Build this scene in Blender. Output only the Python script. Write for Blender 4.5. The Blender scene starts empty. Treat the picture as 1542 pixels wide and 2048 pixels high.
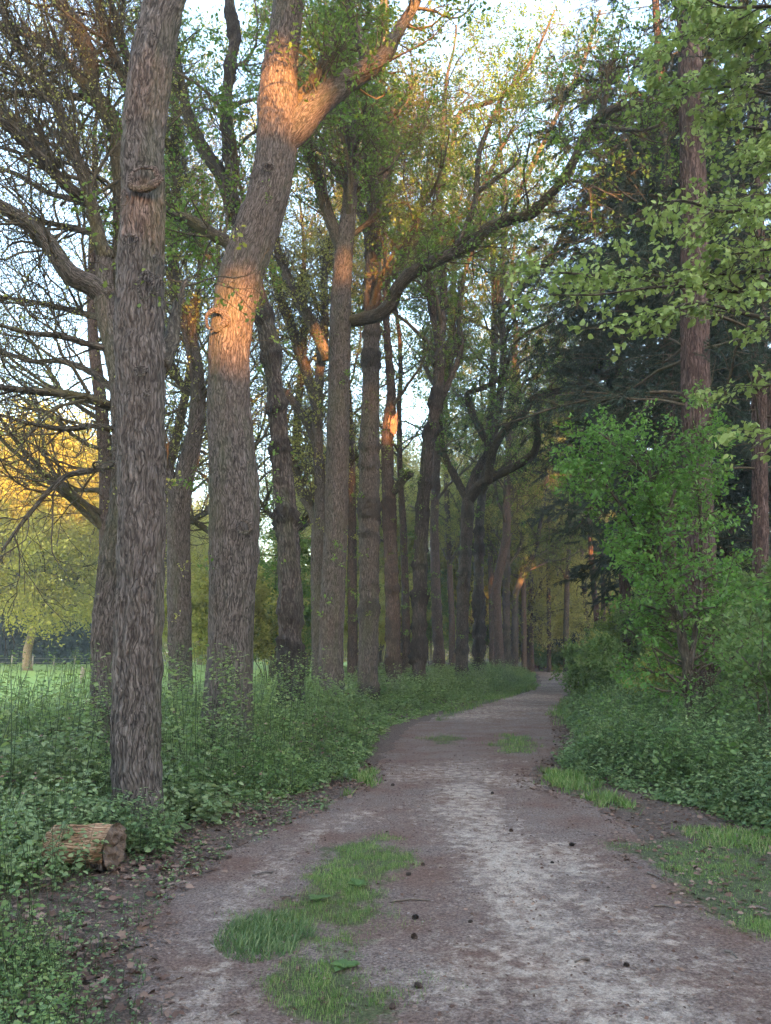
import bpy, math, numpy as np
from mathutils import Vector
sc = bpy.context.scene
COL = sc.collection
PI = math.pi
# ------------------------------------------------------------------ camera
PITCH = math.radians(10.27); F = 1550.0; EYE = 1.6
cam = bpy.data.cameras.new("camera"); co = bpy.data.objects.new("camera", cam); COL.objects.link(co)
cam.sensor_fit = 'VERTICAL'; cam.sensor_height = 36.0; cam.lens = 36.0 * F / 2048
cam.clip_start = 0.05; cam.clip_end = 2000
co.location = (0, 0, EYE); co.rotation_euler = (PI / 2 + PITCH, 0, 0)
sc.camera = co
# ------------------------------------------------------------------ light
SUN_EL = math.radians(8.3)
SAZ = (0.36, -0.93); _n = math.hypot(*SAZ)
SUN = np.array([SAZ[0] / _n * math.cos(SUN_EL), SAZ[1] / _n * math.cos(SUN_EL), math.sin(SUN_EL)])
w = bpy.data.worlds.new("World"); sc.world = w; w.use_nodes = True
nt = w.node_tree; nt.nodes.clear()
sky = nt.nodes.new('ShaderNodeTexSky'); sky.sky_type = 'NISHITA'; sky.sun_disc = False
sky.sun_elevation = SUN_EL; sky.sun_rotation = math.atan2(SAZ[0], SAZ[1])
sky.air_density = 1.0; sky.dust_density = 1.6; sky.ozone_density = 1.0
bg = nt.nodes.new('ShaderNodeBackground'); bg.inputs[1].default_value = 0.15
wo = nt.nodes.new('ShaderNodeOutputWorld')
nt.links.new(sky.outputs[0], bg.inputs[0]); nt.links.new(bg.outputs[0], wo.inputs[0])
sl = bpy.data.lights.new("sun", 'SUN'); so = bpy.data.objects.new("sun", sl); COL.objects.link(so)
sl.energy = 4.6; sl.angle = math.radians(0.6); sl.color = (1.0, 0.43, 0.12)
so.rotation_euler = Vector(SUN).to_track_quat('Z', 'Y').to_euler(); so.location = (20, -50, 40)
sc.view_settings.view_transform = 'Standard'; sc.view_settings.look = 'None'
sc.view_settings.exposure = 3.58; sc.view_settings.gamma = 1.0
cy = sc.cycles; HAZE = .0011
cy.use_denoising = True; cy.max_bounces = 6; cy.diffuse_bounces = 4; cy.glossy_bounces = 2
cy.transmission_bounces = 4; cy.transparent_max_bounces = 4; cy.volume_bounces = 0
cy.use_adaptive_sampling = True; cy.adaptive_threshold = 0.02
cy.caustics_reflective = False; cy.caustics_refractive = False

# ------------------------------------------------------------------ pixel <-> world (layout measured once from the photograph)
cP, sP = math.cos(PITCH), math.sin(PITCH)
def ray(px, py):
    u, v = px - 771.0, py - 1024.0
    return np.array([u, F * cP + v * sP, F * sP - v * cP])
def at(px, py, D):
    d = ray(px, py); k = D / d[1]
    return np.array([d[0] * k, D, EYE + d[2] * k])
def gnd(px, py):
    d = ray(px, py); k = -EYE / d[2]
    return np.array([d[0] * k, d[1] * k, 0.0])
def rad_at(p, wpx):
    zc = p[1] * cP + (p[2] - EYE) * sP
    return 0.5 * wpx * zc / F

# ------------------------------------------------------------------ noise
def _h(ix, iy, iz, s):
    n = (ix * 374761393 + iy * 668265263 + iz * 1274126177 + s * 974711) & 0x7fffffff
    n = ((n ^ (n >> 13)) * 1274126177) & 0x7fffffff
    return ((n ^ (n >> 16)) & 0xffff) / 65535.0
def noise(p, s=0):
    p = np.asarray(p, float); i = np.floor(p).astype(np.int64); f = p - i; f = f * f * (3 - 2 * f)
    x, y, z = i[..., 0], i[..., 1], i[..., 2]; fx, fy, fz = f[..., 0], f[..., 1], f[..., 2]
    r = 0
    for a in (0, 1):
        for b in (0, 1):
            for c in (0, 1):
                r = r + _h(x + a, y + b, z + c, s) * (fx if a else 1 - fx) * (fy if b else 1 - fy) * (fz if c else 1 - fz)
    return r * 2 - 1
def noise2(x, y, sc_, s=0):
    return noise(np.stack([x * sc_, y * sc_, np.zeros_like(x)], -1), s)
def fbm2(x, y, sc_, s=0, o=3):
    r = 0; a = 1.0; t = 0
    for k in range(o):
        r = r + a * noise2(x, y, sc_ * 2 ** k, s + k * 7); t += a; a *= 0.55
    return r / t
def sm(a, b, x):
    t = np.clip((x - a) / (b - a), 0, 1); return t * t * (3 - 2 * t)
def norm(v):
    return v / np.maximum(np.linalg.norm(v, axis=-1, keepdims=True), 1e-9)

# ------------------------------------------------------------------ mesh accumulation
class MB:
    def __init__(s): s.v = []; s.q = []; s.t = []; s.n = 0; s.att = {}
    def add(s, v, q=None, t=None, **att):
        v = np.asarray(v, float).reshape(-1, 3)
        if q is not None and len(q): s.q.append(np.asarray(q, np.int64).reshape(-1, 4) + s.n)
        if t is not None and len(t): s.t.append(np.asarray(t, np.int64).reshape(-1, 3) + s.n)
        s.v.append(v)
        for k, a in att.items():
            s.att.setdefault(k, []).append((s.n, np.asarray(a, float)))
        s.n += len(v)
    def build(s, name, mat, parent=None, smooth=True, loc=None):
        me = bpy.data.meshes.new(name)
        V = np.concatenate(s.v) if s.v else np.zeros((0, 3))
        Q = np.concatenate(s.q) if s.q else np.zeros((0, 4), np.int64)
        T = np.concatenate(s.t) if s.t else np.zeros((0, 3), np.int64)
        org = np.zeros(3) if loc is None else np.asarray(loc, float)
        V = V - org
        nl = Q.size + T.size
        me.vertices.add(len(V)); me.vertices.foreach_set('co', V.astype(np.float32).ravel())
        me.loops.add(nl); me.loops.foreach_set('vertex_index', np.concatenate([Q.ravel(), T.ravel()]).astype(np.int32))
        me.polygons.add(len(Q) + len(T))
        st = np.concatenate([np.arange(len(Q)) * 4, Q.size + np.arange(len(T)) * 3]).astype(np.int32)
        me.polygons.foreach_set('loop_start', st)
        if smooth: me.polygons.foreach_set('use_smooth', np.ones(len(st), bool))
        for k, L in s.att.items():
            d3 = L[0][1].ndim == 2
            A = np.zeros((len(V), 3) if d3 else len(V), np.float32)
            for o, a in L: A[o:o + len(a)] = a
            at_ = me.attributes.new(k, 'FLOAT_VECTOR' if d3 else 'FLOAT', 'POINT')
            at_.data.foreach_set('vector' if d3 else 'value', A.ravel())
        me.update(calc_edges=True)
        if mat: me.materials.append(mat)
        o = bpy.data.objects.new(name, me); COL.objects.link(o)
        if parent is not None: o.parent = parent; o.location = org - np.array(parent.location) if loc is not None else (0, 0, 0)
        else: o.location = org
        return o
def empty(name, loc, label, cat, group=None, rz=0):
    o = bpy.data.objects.new(name, None); COL.objects.link(o); o.location = tuple(float(a) for a in loc); o.rotation_euler = (0, 0, rz)
    o.empty_display_size = 0.3; tag(o, label, cat, group); return o
def tag(o, label=None, cat=None, group=None, kind=None):
    if label: o['label'] = label
    if cat: o['category'] = cat
    if group: o['group'] = group
    if kind: o['kind'] = kind
    return o
def copy_tree(o, parent=None):
    c = o.copy(); COL.objects.link(c); c.parent = parent
    for ch in KIDS.get(o.name, []): copy_tree(ch, c)
    return c
KIDS = {}
def reg_kids(root):
    for o in list(COL.objects):
        if o.parent is root:
            KIDS.setdefault(root.name, []).append(o)
            for g in list(COL.objects):
                if g.parent is o: KIDS.setdefault(o.name, []).append(g)

def tube_batch(mb, P, R, k, bc0=None):
    """P (N,n,3) R (N,n): N tubes with k sides; adds the bark coordinate bc."""
    N, n, _ = P.shape
    T = np.gradient(P, axis=1) if n > 1 else P
    T = norm(T)
    ref = np.zeros((N, 1, 3)); mt = np.abs(T.mean(1)); ax = np.argmin(mt, axis=1); ref[np.arange(N), 0, ax] = 1
    A = norm(np.cross(T, ref)); B = np.cross(T, A)
    a = np.arange(k) / k * 2 * PI
    ca, sa = np.cos(a), np.sin(a)
    V = P[:, :, None] + R[:, :, None, None] * (A[:, :, None] * ca[:, None] + B[:, :, None] * sa[:, None])
    L = np.concatenate([np.zeros((N, 1)), np.cumsum(np.linalg.norm(np.diff(P, axis=1), axis=2), 1)], 1)
    r0 = R.max(1)[:, None, None]
    bc = np.stack([np.broadcast_to(ca, (N, n, k)) * r0, np.broadcast_to(sa, (N, n, k)) * r0, np.broadcast_to(L[:, :, None], (N, n, k)) + np.arange(N)[:, None, None] * 1.37], -1)
    idx = np.arange(N * n * k).reshape(N, n, k); nx = np.roll(idx, -1, 2)
    q = np.stack([idx[:, :-1], nx[:, :-1], nx[:, 1:], idx[:, 1:]], -1).reshape(-1, 4)
    mb.add(V.reshape(-1, 3), q=q, bc=bc.reshape(-1, 3))

def resample(P, R, step):
    P = np.asarray(P, float); R = np.asarray(R, float)
    L = np.concatenate([[0], np.cumsum(np.linalg.norm(np.diff(P, axis=0), axis=1))])
    n = max(4, int(L[-1] / step) + 1); s = np.linspace(0, L[-1], n)
    # Catmull-like smoothing: linear sampling followed by a small box filter
    Q = np.stack([np.interp(s, L, P[:, i]) for i in range(3)], 1); r = np.interp(s, L, R)
    wd = max(1, int(np.median(np.diff(L)) / step * 0.55)) if len(L) > 2 else 1
    for _ in range(2):
        if wd > 1 and n > 2 * wd + 2:
            ker = np.ones(2 * (wd // 2) + 1); ker /= ker.sum(); h = len(ker) // 2
            Qp = np.concatenate([2 * Q[:1] - Q[1:h + 1][::-1], Q, 2 * Q[-1:] - Q[-h - 1:-1][::-1]]); rp = np.concatenate([np.full(h, r[0]), r, np.full(h, r[-1])])
            Q = np.stack([np.convolve(Qp[:, i], ker, 'valid') for i in range(3)], 1); r = np.convolve(rp, ker, 'valid')
    return Q, r, s

def big_tube(mb, P, R, k=28, step=0.06, seed=0, burr=0.0, lump=0.05, flare=0.0, ridge=0.018, cap=True, fis=0.0):
    """Trunk or limb with lumps, bark ridges, burr rings and a root flare, as one smooth tapering surface."""
    Q, r, s = resample(P, np.asarray(R, float) * .91, step); n = len(Q)
    T = norm(np.gradient(Q, axis=0))
    A = np.zeros_like(Q); a0 = np.cross(T[0], [0.0, 1.0, 0.03] if abs(T[0][1]) < 0.9 else [1.0, 0, 0]); A[0] = a0 / np.linalg.norm(a0)
    for i in range(1, n):
        v = A[i - 1] - T[i] * np.dot(A[i - 1], T[i]); A[i] = v / np.linalg.norm(v)
    B = np.cross(T, A); a = np.arange(k) / k * 2 * PI
    ca, sa = np.cos(a)[None], np.sin(a)[None]
    C3 = np.stack([np.broadcast_to(ca, (n, k)), np.broadcast_to(sa, (n, k)), np.broadcast_to(s[:, None], (n, k))], -1)
    rm = r.mean()
    bu_ = np.zeros((n, k)); m = 1 + lump * noise(C3 * [1.3, 1.3, 0.9], seed) + lump * 0.6 * noise(C3 * [2.5, 2.5, 2.6], seed + 3)
    m = m + ridge / max(rm, .05) * np.abs(noise(C3 * [5, 5, 0.8 / max(rm, .1)] , seed + 5)) * 1.4
    if fis > 0:
        fr = np.stack([ca * r[:, None] * 17 + .8 * noise(C3 * [1, 1, 2.5], seed + 31), sa * r[:, None] * 17, np.broadcast_to(s[:, None] * 2.6, (n, k))], -1)
        m = m + fis / r[:, None] * (np.minimum(np.abs(noise(fr, seed + 33)) * 3.2, 1) - .7)
    if burr > 0:
        z = C3[..., 2] + 0.16 * noise(C3 * [1.1, 1.1, .4], seed + 9)
        rings = noise(np.stack([z * 3.3, z * 0, z * 0], -1), seed + 11); rings = np.clip(rings * 1.9 - .1, 0, 1) ** .8
        bu_ = np.clip(rings * (.6 + .6 * np.abs(noise(C3 * [2.2, 2.2, 5], seed + 13))) * min(1, burr * 5), 0, 1)
        m = m + burr * (rings * 1.1 * (0.3 + 1.3 * np.abs(noise(C3 * [3.1, 3.1, 9], seed + 13))) + 0.4 * np.abs(noise(C3 * [3.6, 3.6, 14], seed + 17)))
    m = m * (1 - .38 * burr) - .03
    if flare > 0:
        z = C3[..., 2]
        m = m + flare * np.exp(-z / 0.28) * (0.75 + 0.55 * np.cos(5 * np.broadcast_to(a[None], (n, k)) + seed) + 0.3 * noise(C3 * [1.5, 1.5, 1], seed + 21))
    RR = r[:, None] * m
    V = Q[:, None] + RR[..., None] * (A[:, None] * ca[..., None] + B[:, None] * sa[..., None])
    bc = np.stack([ca * r[:, None] + seed * 3.1, sa * r[:, None], np.broadcast_to(s[:, None], (n, k))], -1)
    idx = np.arange(n * k).reshape(n, k); nx = np.roll(idx, -1, 1)
    q = np.stack([idx[:-1], nx[:-1], nx[1:], idx[1:]], -1).reshape(-1, 4)
    v = V.reshape(-1, 3); b = bc.reshape(-1, 3); t = None; bu_ = bu_.ravel()
    if cap:
        bu_ = np.concatenate([bu_, [0, 0]])
        v = np.concatenate([v, [Q[-1]], [Q[0]]]); b = np.concatenate([b, [b[-1]], [b[0]]]); e = n * k
        t = np.concatenate([np.stack([idx[-1], nx[-1], np.full(k, e)], -1), np.stack([nx[0], idx[0], np.full(k, e + 1)], -1)])
    mb.add(v, q=q, t=t, bc=b, burr=bu_)
    return Q, r

# ------------------------------------------------------------------ branching
def grow(rng, P, R, M, t0, t1, ang, Lm, n, wan, up, rmul, rtip=0.25, flat=0.0, bias=None, lenw=None):
    """children on parents P (N,n,3): M in all, at t in [t0,t1]; returns (M,n,3), (M,n)."""
    N, m, _ = P.shape
    seg = np.linalg.norm(np.diff(P, axis=1), axis=2).sum(1)
    pr = seg if lenw is None else lenw
    i = rng.choice(N, M, p=pr / pr.sum()); t = rng.uniform(t0, t1, M)
    x = t * (m - 1); k = np.minimum(x.astype(int), m - 2); f = (x - k)[:, None]
    O = P[i, k] * (1 - f) + P[i, k + 1] * f; T = norm(P[i, k + 1] - P[i, k])
    r0 = (R[i, k] * (1 - f[:, 0]) + R[i, k + 1] * f[:, 0])
    rv = rng.normal(size=(M, 3)); 
    if bias is not None: rv = rv + bias
    S = norm(rv - T * (rv * T).sum(1, keepdims=True))
    an = rng.uniform(ang[0], ang[1], M)[:, None]
    d = T * np.cos(an) + S * np.sin(an)
    d[:, 2] *= (1 - flat); d = norm(d)
    L = Lm * rng.uniform(0.55, 1.3, M) * (1.15 - 0.55 * t) 
    st = (L / (n - 1))[:, None]
    out = np.zeros((M, n, 3)); out[:, 0] = O
    for j in range(1, n):
        out[:, j] = out[:, j - 1] + d * st
        d = norm(d + rng.normal(size=(M, 3)) * wan + np.array([0, 0, up]))
    rr = r0 * rmul * rng.uniform(0.7, 1.1, M)
    Rr = rr[:, None] * np.linspace(1, rtip, n)[None]
    return out, Rr

TPL = {
 'dia': (np.array([[0, 0, 0], [.5, .3, .07], [1, 0, -.05], [.5, -.3, .07]]), [[0, 1, 2], [0, 2, 3]], None),
 'oval': (np.array([[0, 0, 0], [.3, .3, .09], [.72, .27, .05], [1, 0, -.1], [.72, -.27, .05], [.3, -.3, .09]]), None, [[0, 1, 2, 3], [0, 3, 4, 5]]),
 'heart': (np.array([[0, 0, 0], [.05, .28, .05], [.4, .44, .08], [.75, .26, 0], [1.05, 0, -.14], [.75, -.26, 0], [.4, -.44, .08], [.05, -.28, .05], [.45, 0, 0]]), [[0, 1, 8], [1, 2, 8], [2, 3, 8], [3, 4, 8], [4, 5, 8], [5, 6, 8], [6, 7, 8], [7, 0, 8]], None),
 'oak': (np.array([[0, 0, 0], [.3, .12, .03], [.38, .3, .06], [.55, .17, .03], [.72, .32, .05], [1, .06, -.1], [1, -.06, -.1], [.72, -.32, .05], [.55, -.17, .03], [.38, -.3, .06], [.3, -.12, .03], [.55, 0, 0]]),
   [[0, 1, 11], [1, 2, 11], [2, 3, 11], [3, 4, 11], [4, 5, 11], [5, 6, 11], [6, 7, 11], [7, 8, 11], [8, 9, 11], [9, 10, 11], [10, 0, 11]], None),
 'needle': (np.array([[0, 0, 0], [.45, .06, 0], [1, 0, -.05], [.45, -.06, 0]]), [[0, 1, 2], [0, 2, 3]], None),
 'blade': (np.array([[0, .05, 0], [0, -.05, 0], [.55, .035, .03], [.55, -.035, .03], [1, 0, .16]]), [[2, 3, 4]], [[0, 1, 3, 2]]),
}
def leaves(mb, C, D, Nn, S, shape='dia', tint=None, rng=None):
    """leaf blades at C, along D, facing Nn, size S."""
    tp, tr, qd = TPL[shape]; n = len(C); k = len(tp)
    if n == 0: return
    D = norm(D); Sd = norm(np.cross(Nn, D)); N2 = np.cross(D, Sd)
    S = np.broadcast_to(S, (n,))[:, None, None]
    V = C[:, None] + S * (tp[None, :, 0:1] * D[:, None] + tp[None, :, 1:2] * Sd[:, None] + tp[None, :, 2:3] * N2[:, None])
    o = (np.arange(n) * k)[:, None, None]
    t = (np.array(tr)[None] + o).reshape(-1, 3) if tr else None
    q = (np.array(qd)[None] + o).reshape(-1, 4) if qd else None
    if tint is None: tint = rng.uniform(0, 1, n)
    mb.add(V.reshape(-1, 3), q=q, t=t, tint=np.repeat(tint, k))
def leaf_on(mb, rng, P, n, size, shape='dia', spread=.05, tmin=.3, cl=3, hang=0.0, keep=None, w=None):
    """n leaves in clusters of cl along twigs P."""
    N, m, _ = P.shape; nc = max(1, n // cl)
    i = rng.choice(N, nc, p=w); x = rng.uniform(tmin, 1, nc) * (m - 1); k = np.minimum(x.astype(int), m - 2); f = (x - k)[:, None]
    C = P[i, k] * (1 - f) + P[i, k + 1] * f; T = norm(P[i, k + 1] - P[i, k])
    if keep is not None:
        kk = keep(C); C = C[kk]; T = T[kk]
    ct = rng.uniform(0, 1, len(C))
    C = np.repeat(C, cl, 0) + rng.normal(size=(len(C) * cl, 3)) * spread; T = np.repeat(T, cl, 0); ct = np.repeat(ct, cl, 0)
    D = norm(T * .6 + rng.normal(size=C.shape) * .7 + np.array([0, 0, -hang])); Nn = norm(rng.normal(size=C.shape) * .55 + np.array([0, 0, 1.0]))
    leaves(mb, C, D, Nn, size * rng.uniform(.65, 1.25, len(C)), shape, np.clip(ct * .6 + rng.uniform(0, .4, len(C)), 0, 1))

# ------------------------------------------------------------------ materials
def mat(name):
    m = bpy.data.materials.new(name); m.use_nodes = True; t = m.node_tree
    for n in list(t.nodes): t.nodes.remove(n)
    o = t.nodes.new('ShaderNodeOutputMaterial'); b = t.nodes.new('ShaderNodeBsdfPrincipled')
    t.links.new(b.outputs[0], o.inputs[0]); return m, t, b, o
def N(t, ty, **kw):
    n = t.nodes.new(ty)
    for k, v in kw.items():
        if k == 'inp':
            for a, c in v.items(): n.inputs[a].default_value = c
        else: setattr(n, k, v)
    return n
def ramp(t, fac, stops):
    r = t.nodes.new('ShaderNodeValToRGB'); e = r.color_ramp.elements
    while len(e) < len(stops): e.new(0.5)
    for x, (p, c) in zip(e, stops):
        x.position = p; x.color = (*c, 1)
    t.links.new(fac, r.inputs[0]); return r.outputs[0]
def attr(t, name): return N(t, 'ShaderNodeAttribute', attribute_name=name)
def math_(t, op, a, b=None, c=None, clamp=False):
    n = N(t, 'ShaderNodeMath', operation=op, use_clamp=clamp)
    for i, x in enumerate((a, b, c)):
        if x is None: continue
        if isinstance(x, (int, float)): n.inputs[i].default_value = x
        else: t.links.new(x, n.inputs[i])
    return n.outputs[0]
def mixc(t, fac, a, b, mode='MIX'):
    n = N(t, 'ShaderNodeMix', data_type='RGBA', blend_type=mode)
    if isinstance(fac, (int, float)): n.inputs[0].default_value = fac
    else: t.links.new(fac, n.inputs[0])
    for i, x in ((6, a), (7, b)):
        if isinstance(x, tuple): n.inputs[i].default_value = (*x, 1)
        else: t.links.new(x, n.inputs[i])
    return n.outputs[2]
def tex(t, vec, scale, detail=4, rough=.55, dist=0.0):
    n = N(t, 'ShaderNodeTexNoise', inp={'Scale': scale, 'Detail': detail, 'Roughness': rough, 'Distortion': dist})
    if vec is not None: t.links.new(vec, n.inputs['Vector'])
    return n.outputs['Fac']
def vmul(t, v, s):
    n = N(t, 'ShaderNodeVectorMath', operation='MULTIPLY'); t.links.new(v, n.inputs[0]); n.inputs[1].default_value = s; return n.outputs[0]

def bark(name, dark, mid, light, sx=38.0, sz=6.0, bump=.02, moss=0.25, mossc=(.10, .12, .05)):
    bump *= 1.25
    m, t, b, o = mat(name)
    bc = attr(t, 'bc').outputs['Vector']
    wob = N(t, 'ShaderNodeTexNoise', inp={'Scale': 3.0, 'Detail': 3}); t.links.new(vmul(t, bc, (1, 1, .9)), wob.inputs['Vector'])
    add = N(t, 'ShaderNodeVectorMath', operation='MULTIPLY_ADD'); t.links.new(wob.outputs['Color'], add.inputs[0]); add.inputs[1].default_value = (.16, .16, .22); t.links.new(bc, add.inputs[2])
    w1 = tex(t, vmul(t, add.outputs[0], (sx * .62, sx * .62, sz * .6)), 1.0, 2, .5); w2 = tex(t, vmul(t, add.outputs[0], (sx * .9, sx * .9, sz * .8)), 1.37, 2, .5)
    f1 = math_(t, 'MULTIPLY', math_(t, 'ABSOLUTE', math_(t, 'SUBTRACT', w1, .5)), 11.0, clamp=True); f2 = math_(t, 'MULTIPLY', math_(t, 'ABSOLUTE', math_(t, 'SUBTRACT', w2, .5)), 9.0, clamp=True)
    n1 = tex(t, vmul(t, add.outputs[0], (sx * 1.5, sx * 1.5, sz * 1.8)), 1.0, 6, .65)
    n2 = tex(t, vmul(t, bc, (1.2, 1.2, .7)), 1.0, 3)
    v = N(t, 'ShaderNodeTexVoronoi', feature='DISTANCE_TO_EDGE', inp={'Scale': 1.0, 'Randomness': 1.0}); t.links.new(vmul(t, add.outputs[0], (sx * .8, sx * .8, sz * .5)), v.inputs['Vector'])
    ve = math_(t, 'POWER', math_(t, 'MULTIPLY', v.outputs['Distance'], 4.2, clamp=True), .7)
    e = math_(t, 'ADD', math_(t, 'MULTIPLY', ve, .42), math_(t, 'MULTIPLY', math_(t, 'MULTIPLY', f1, f2), .5))
    hgt = math_(t, 'ADD', math_(t, 'MULTIPLY', e, .65), math_(t, 'MULTIPLY', n1, .5))
    c = ramp(t, hgt, [(.30, dark), (.55, mid), (.86, light)])
    c = mixc(t, math_(t, 'MULTIPLY', math_(t, 'SUBTRACT', n2, .35, clamp=True), 1.1), c, mixc(t, .5, c, (mid[0] * 1.5, mid[1] * 1.25, mid[2] * 1.1)))
    n3 = tex(t, vmul(t, bc, (2.2, 2.2, .45)), 1.0, 4)
    c = mixc(t, math_(t, 'MULTIPLY', math_(t, 'GREATER_THAN', n3, .0), math_(t, 'MULTIPLY', math_(t, 'SUBTRACT', n3, .52, clamp=True), moss * 8, clamp=True)), c, mixc(t, hgt, (mossc[0] * .4, mossc[1] * .4, mossc[2] * .4), mossc))
    ba = attr(t, 'burr').outputs['Fac']; n4 = tex(t, vmul(t, bc, (38, 38, 30)), 1.0, 4, .7)
    c = mixc(t, math_(t, 'MULTIPLY', ba, .8), c, ramp(t, n4, [(.35, tuple(a * .45 for a in dark)), (.65, tuple(a * .75 for a in mid))])); hgt = math_(t, 'ADD', math_(t, 'MULTIPLY', math_(t, 'MULTIPLY', n4, ba), 1.6), hgt)
    t.links.new(c, b.inputs['Base Color']); b.inputs['Roughness'].default_value = .93; b.inputs['Specular IOR Level'].default_value = .2
    bp = N(t, 'ShaderNodeBump', inp={'Strength': 1.0, 'Distance': bump}); t.links.new(hgt, bp.inputs['Height']); t.links.new(bp.outputs[0], b.inputs['Normal'])
    return m
def leafmat(name, c0, c1, c2, trans=.45, rough=.5, spec=.35):
    m, t, b, o = mat(name)
    tt = attr(t, 'tint').outputs['Fac']
    c = ramp(t, tt, [(0, c0), (.5, c1), (1, c2)])
    ge = N(t, 'ShaderNodeNewGeometry')
    n = tex(t, ge.outputs['Position'], 1.1, 2)
    hs = N(t, 'ShaderNodeHueSaturation', inp={'Saturation': 1.0, 'Hue': .5}); t.links.new(c, hs.inputs['Color']); t.links.new(math_(t, 'ADD', math_(t, 'MULTIPLY', n, .9), .55), hs.inputs['Value'])
    c = hs.outputs[0]
    t.links.new(c, b.inputs['Base Color']); b.inputs['Roughness'].default_value = rough; b.inputs['Specular IOR Level'].default_value = spec
    tr = N(t, 'ShaderNodeBsdfTranslucent'); t.links.new(mixc(t, .35, c, (c2[0] * 1.5, c2[1] * 1.5, c2[2])), tr.inputs['Color'])
    mx = N(t, 'ShaderNodeMixShader', inp={0: trans}); t.links.new(b.outputs[0], mx.inputs[1]); t.links.new(tr.outputs[0], mx.inputs[2]); t.links.new(mx.outputs[0], o.inputs[0])
    return m
M_OAK = bark('oak_bark', (.015, .012, .011), (.088, .073, .065), (.190, .160, .147))
M_OAKD = bark('oak_bark_dark', (.015, .012, .011), (.060, .049, .044), (.15, .125, .113), sx=22, sz=4.5, bump=.03)
M_OAKR = bark('oak_bark_brown', (.018, .012, .010), (.080, .056, .048), (.17, .13, .115), moss=.1)
M_LIMB = bark('limb_bark', (.020, .017, .014), (.060, .050, .038), (.15, .125, .10), sx=30, sz=6, bump=.012, moss=.5, mossc=(.12, .10, .03))
M_TWIG = bark('twig_bark', (.040, .032, .022), (.080, .066, .046), (.13, .11, .075), sx=40, sz=20, bump=.004, moss=.3)
M_FIR = bark('fir_bark', (.022, .013, .012), (.072, .045, .040), (.17, .12, .11), sx=24, sz=2.2, bump=.03, moss=0.05)
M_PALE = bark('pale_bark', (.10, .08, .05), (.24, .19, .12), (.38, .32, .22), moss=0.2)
M_LOAK = leafmat('oak_leaves', (.07, .115, .022), (.12, .18, .035), (.20, .26, .06))
M_LNEW = leafmat('fresh_leaves', (.065, .135, .022), (.11, .20, .035), (.18, .28, .06))
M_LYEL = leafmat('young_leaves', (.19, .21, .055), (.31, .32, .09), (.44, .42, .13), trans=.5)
M_LLIME = leafmat('lime_leaves', (.13, .19, .045), (.21, .29, .08), (.34, .41, .15), trans=.4)
M_LMAP = leafmat('maple_leaves', (.045, .12, .022), (.085, .20, .035), (.18, .31, .07), trans=.45)
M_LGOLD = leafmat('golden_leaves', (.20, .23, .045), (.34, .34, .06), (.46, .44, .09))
M_LHAZ = leafmat('hazel_leaves', (.06, .125, .035), (.11, .19, .055), (.21, .28, .10))
M_NEED = leafmat('fir_needles', (.016, .028, .020), (.030, .048, .034), (.055, .080, .058), trans=.1, rough=.7, spec=.1)
M_BRAM = leafmat('bramble_leaves', (.050, .095, .038), (.115, .185, .070), (.26, .32, .14), trans=.3, rough=.45)
M_NETT = leafmat('nettle_leaves', (.065, .12, .040), (.145, .23, .075), (.31, .37, .14), trans=.4, rough=.5)
M_GRASS = leafmat('grass_blades', (.055, .13, .022), (.100, .205, .040), (.28, .30, .12), trans=.35)
M_GRASD = leafmat('dark_grass_blades', (.035, .080, .025), (.075, .14, .045), (.19, .23, .10), trans=.3)
M_LITT = leafmat('dead_leaves', (.060, .034, .026), (.13, .080, .062), (.24, .165, .13), trans=.05, rough=.8, spec=.1)
M_HEDGE = leafmat('hedge_leaves', (.012, .028, .022), (.022, .042, .034), (.035, .06, .045), trans=.1, rough=.7, spec=.1)
def plain(name, c, r=.85, nz=None, c2=None, bump=0.0):
    m, t, b, o = mat(name)
    ge = N(t, 'ShaderNodeTexCoord')
    n = tex(t, ge.outputs['Object'], nz or 8, 5)
    t.links.new(ramp(t, n, [(.3, c), (.7, c2 or c)]), b.inputs['Base Color']); b.inputs['Roughness'].default_value = r
    if bump:
        bp = N(t, 'ShaderNodeBump', inp={'Strength': 1.0, 'Distance': bump}); t.links.new(n, bp.inputs['Height']); t.links.new(bp.outputs[0], b.inputs['Normal'])
    return m
M_HOLE = plain('knot_hole_shade', (.006, .005, .005), .95, 20, (.016, .012, .011))  # near-black disc: the shade inside a deep knot hole put into its colour
M_SCAR = plain('exposed_wood', (.16, .10, .075), .85, 60, (.30, .20, .155), .01)
M_SPLIT = plain('splintered_wood', (.26, .13, .08), .8, 30, (.42, .24, .15), .02)
M_POST = plain('fence_wood', (.25, .21, .17), .9, 30, (.40, .35, .29), .01)
M_CONE = plain('cone_scales', (.03, .02, .016), .9, 90, (.075, .05, .038), .004)
M_STICK = plain('dead_stick', (.06, .045, .038), .9, 60, (.15, .12, .10), .004)
M_STONE = plain('pale_stone', (.45, .42, .40), .9, 60, (.65, .62, .58), .004)
M_FUNG = plain('burr_bark', (.05, .038, .034), .95, 35, (.14, .11, .10), .03)

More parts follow.
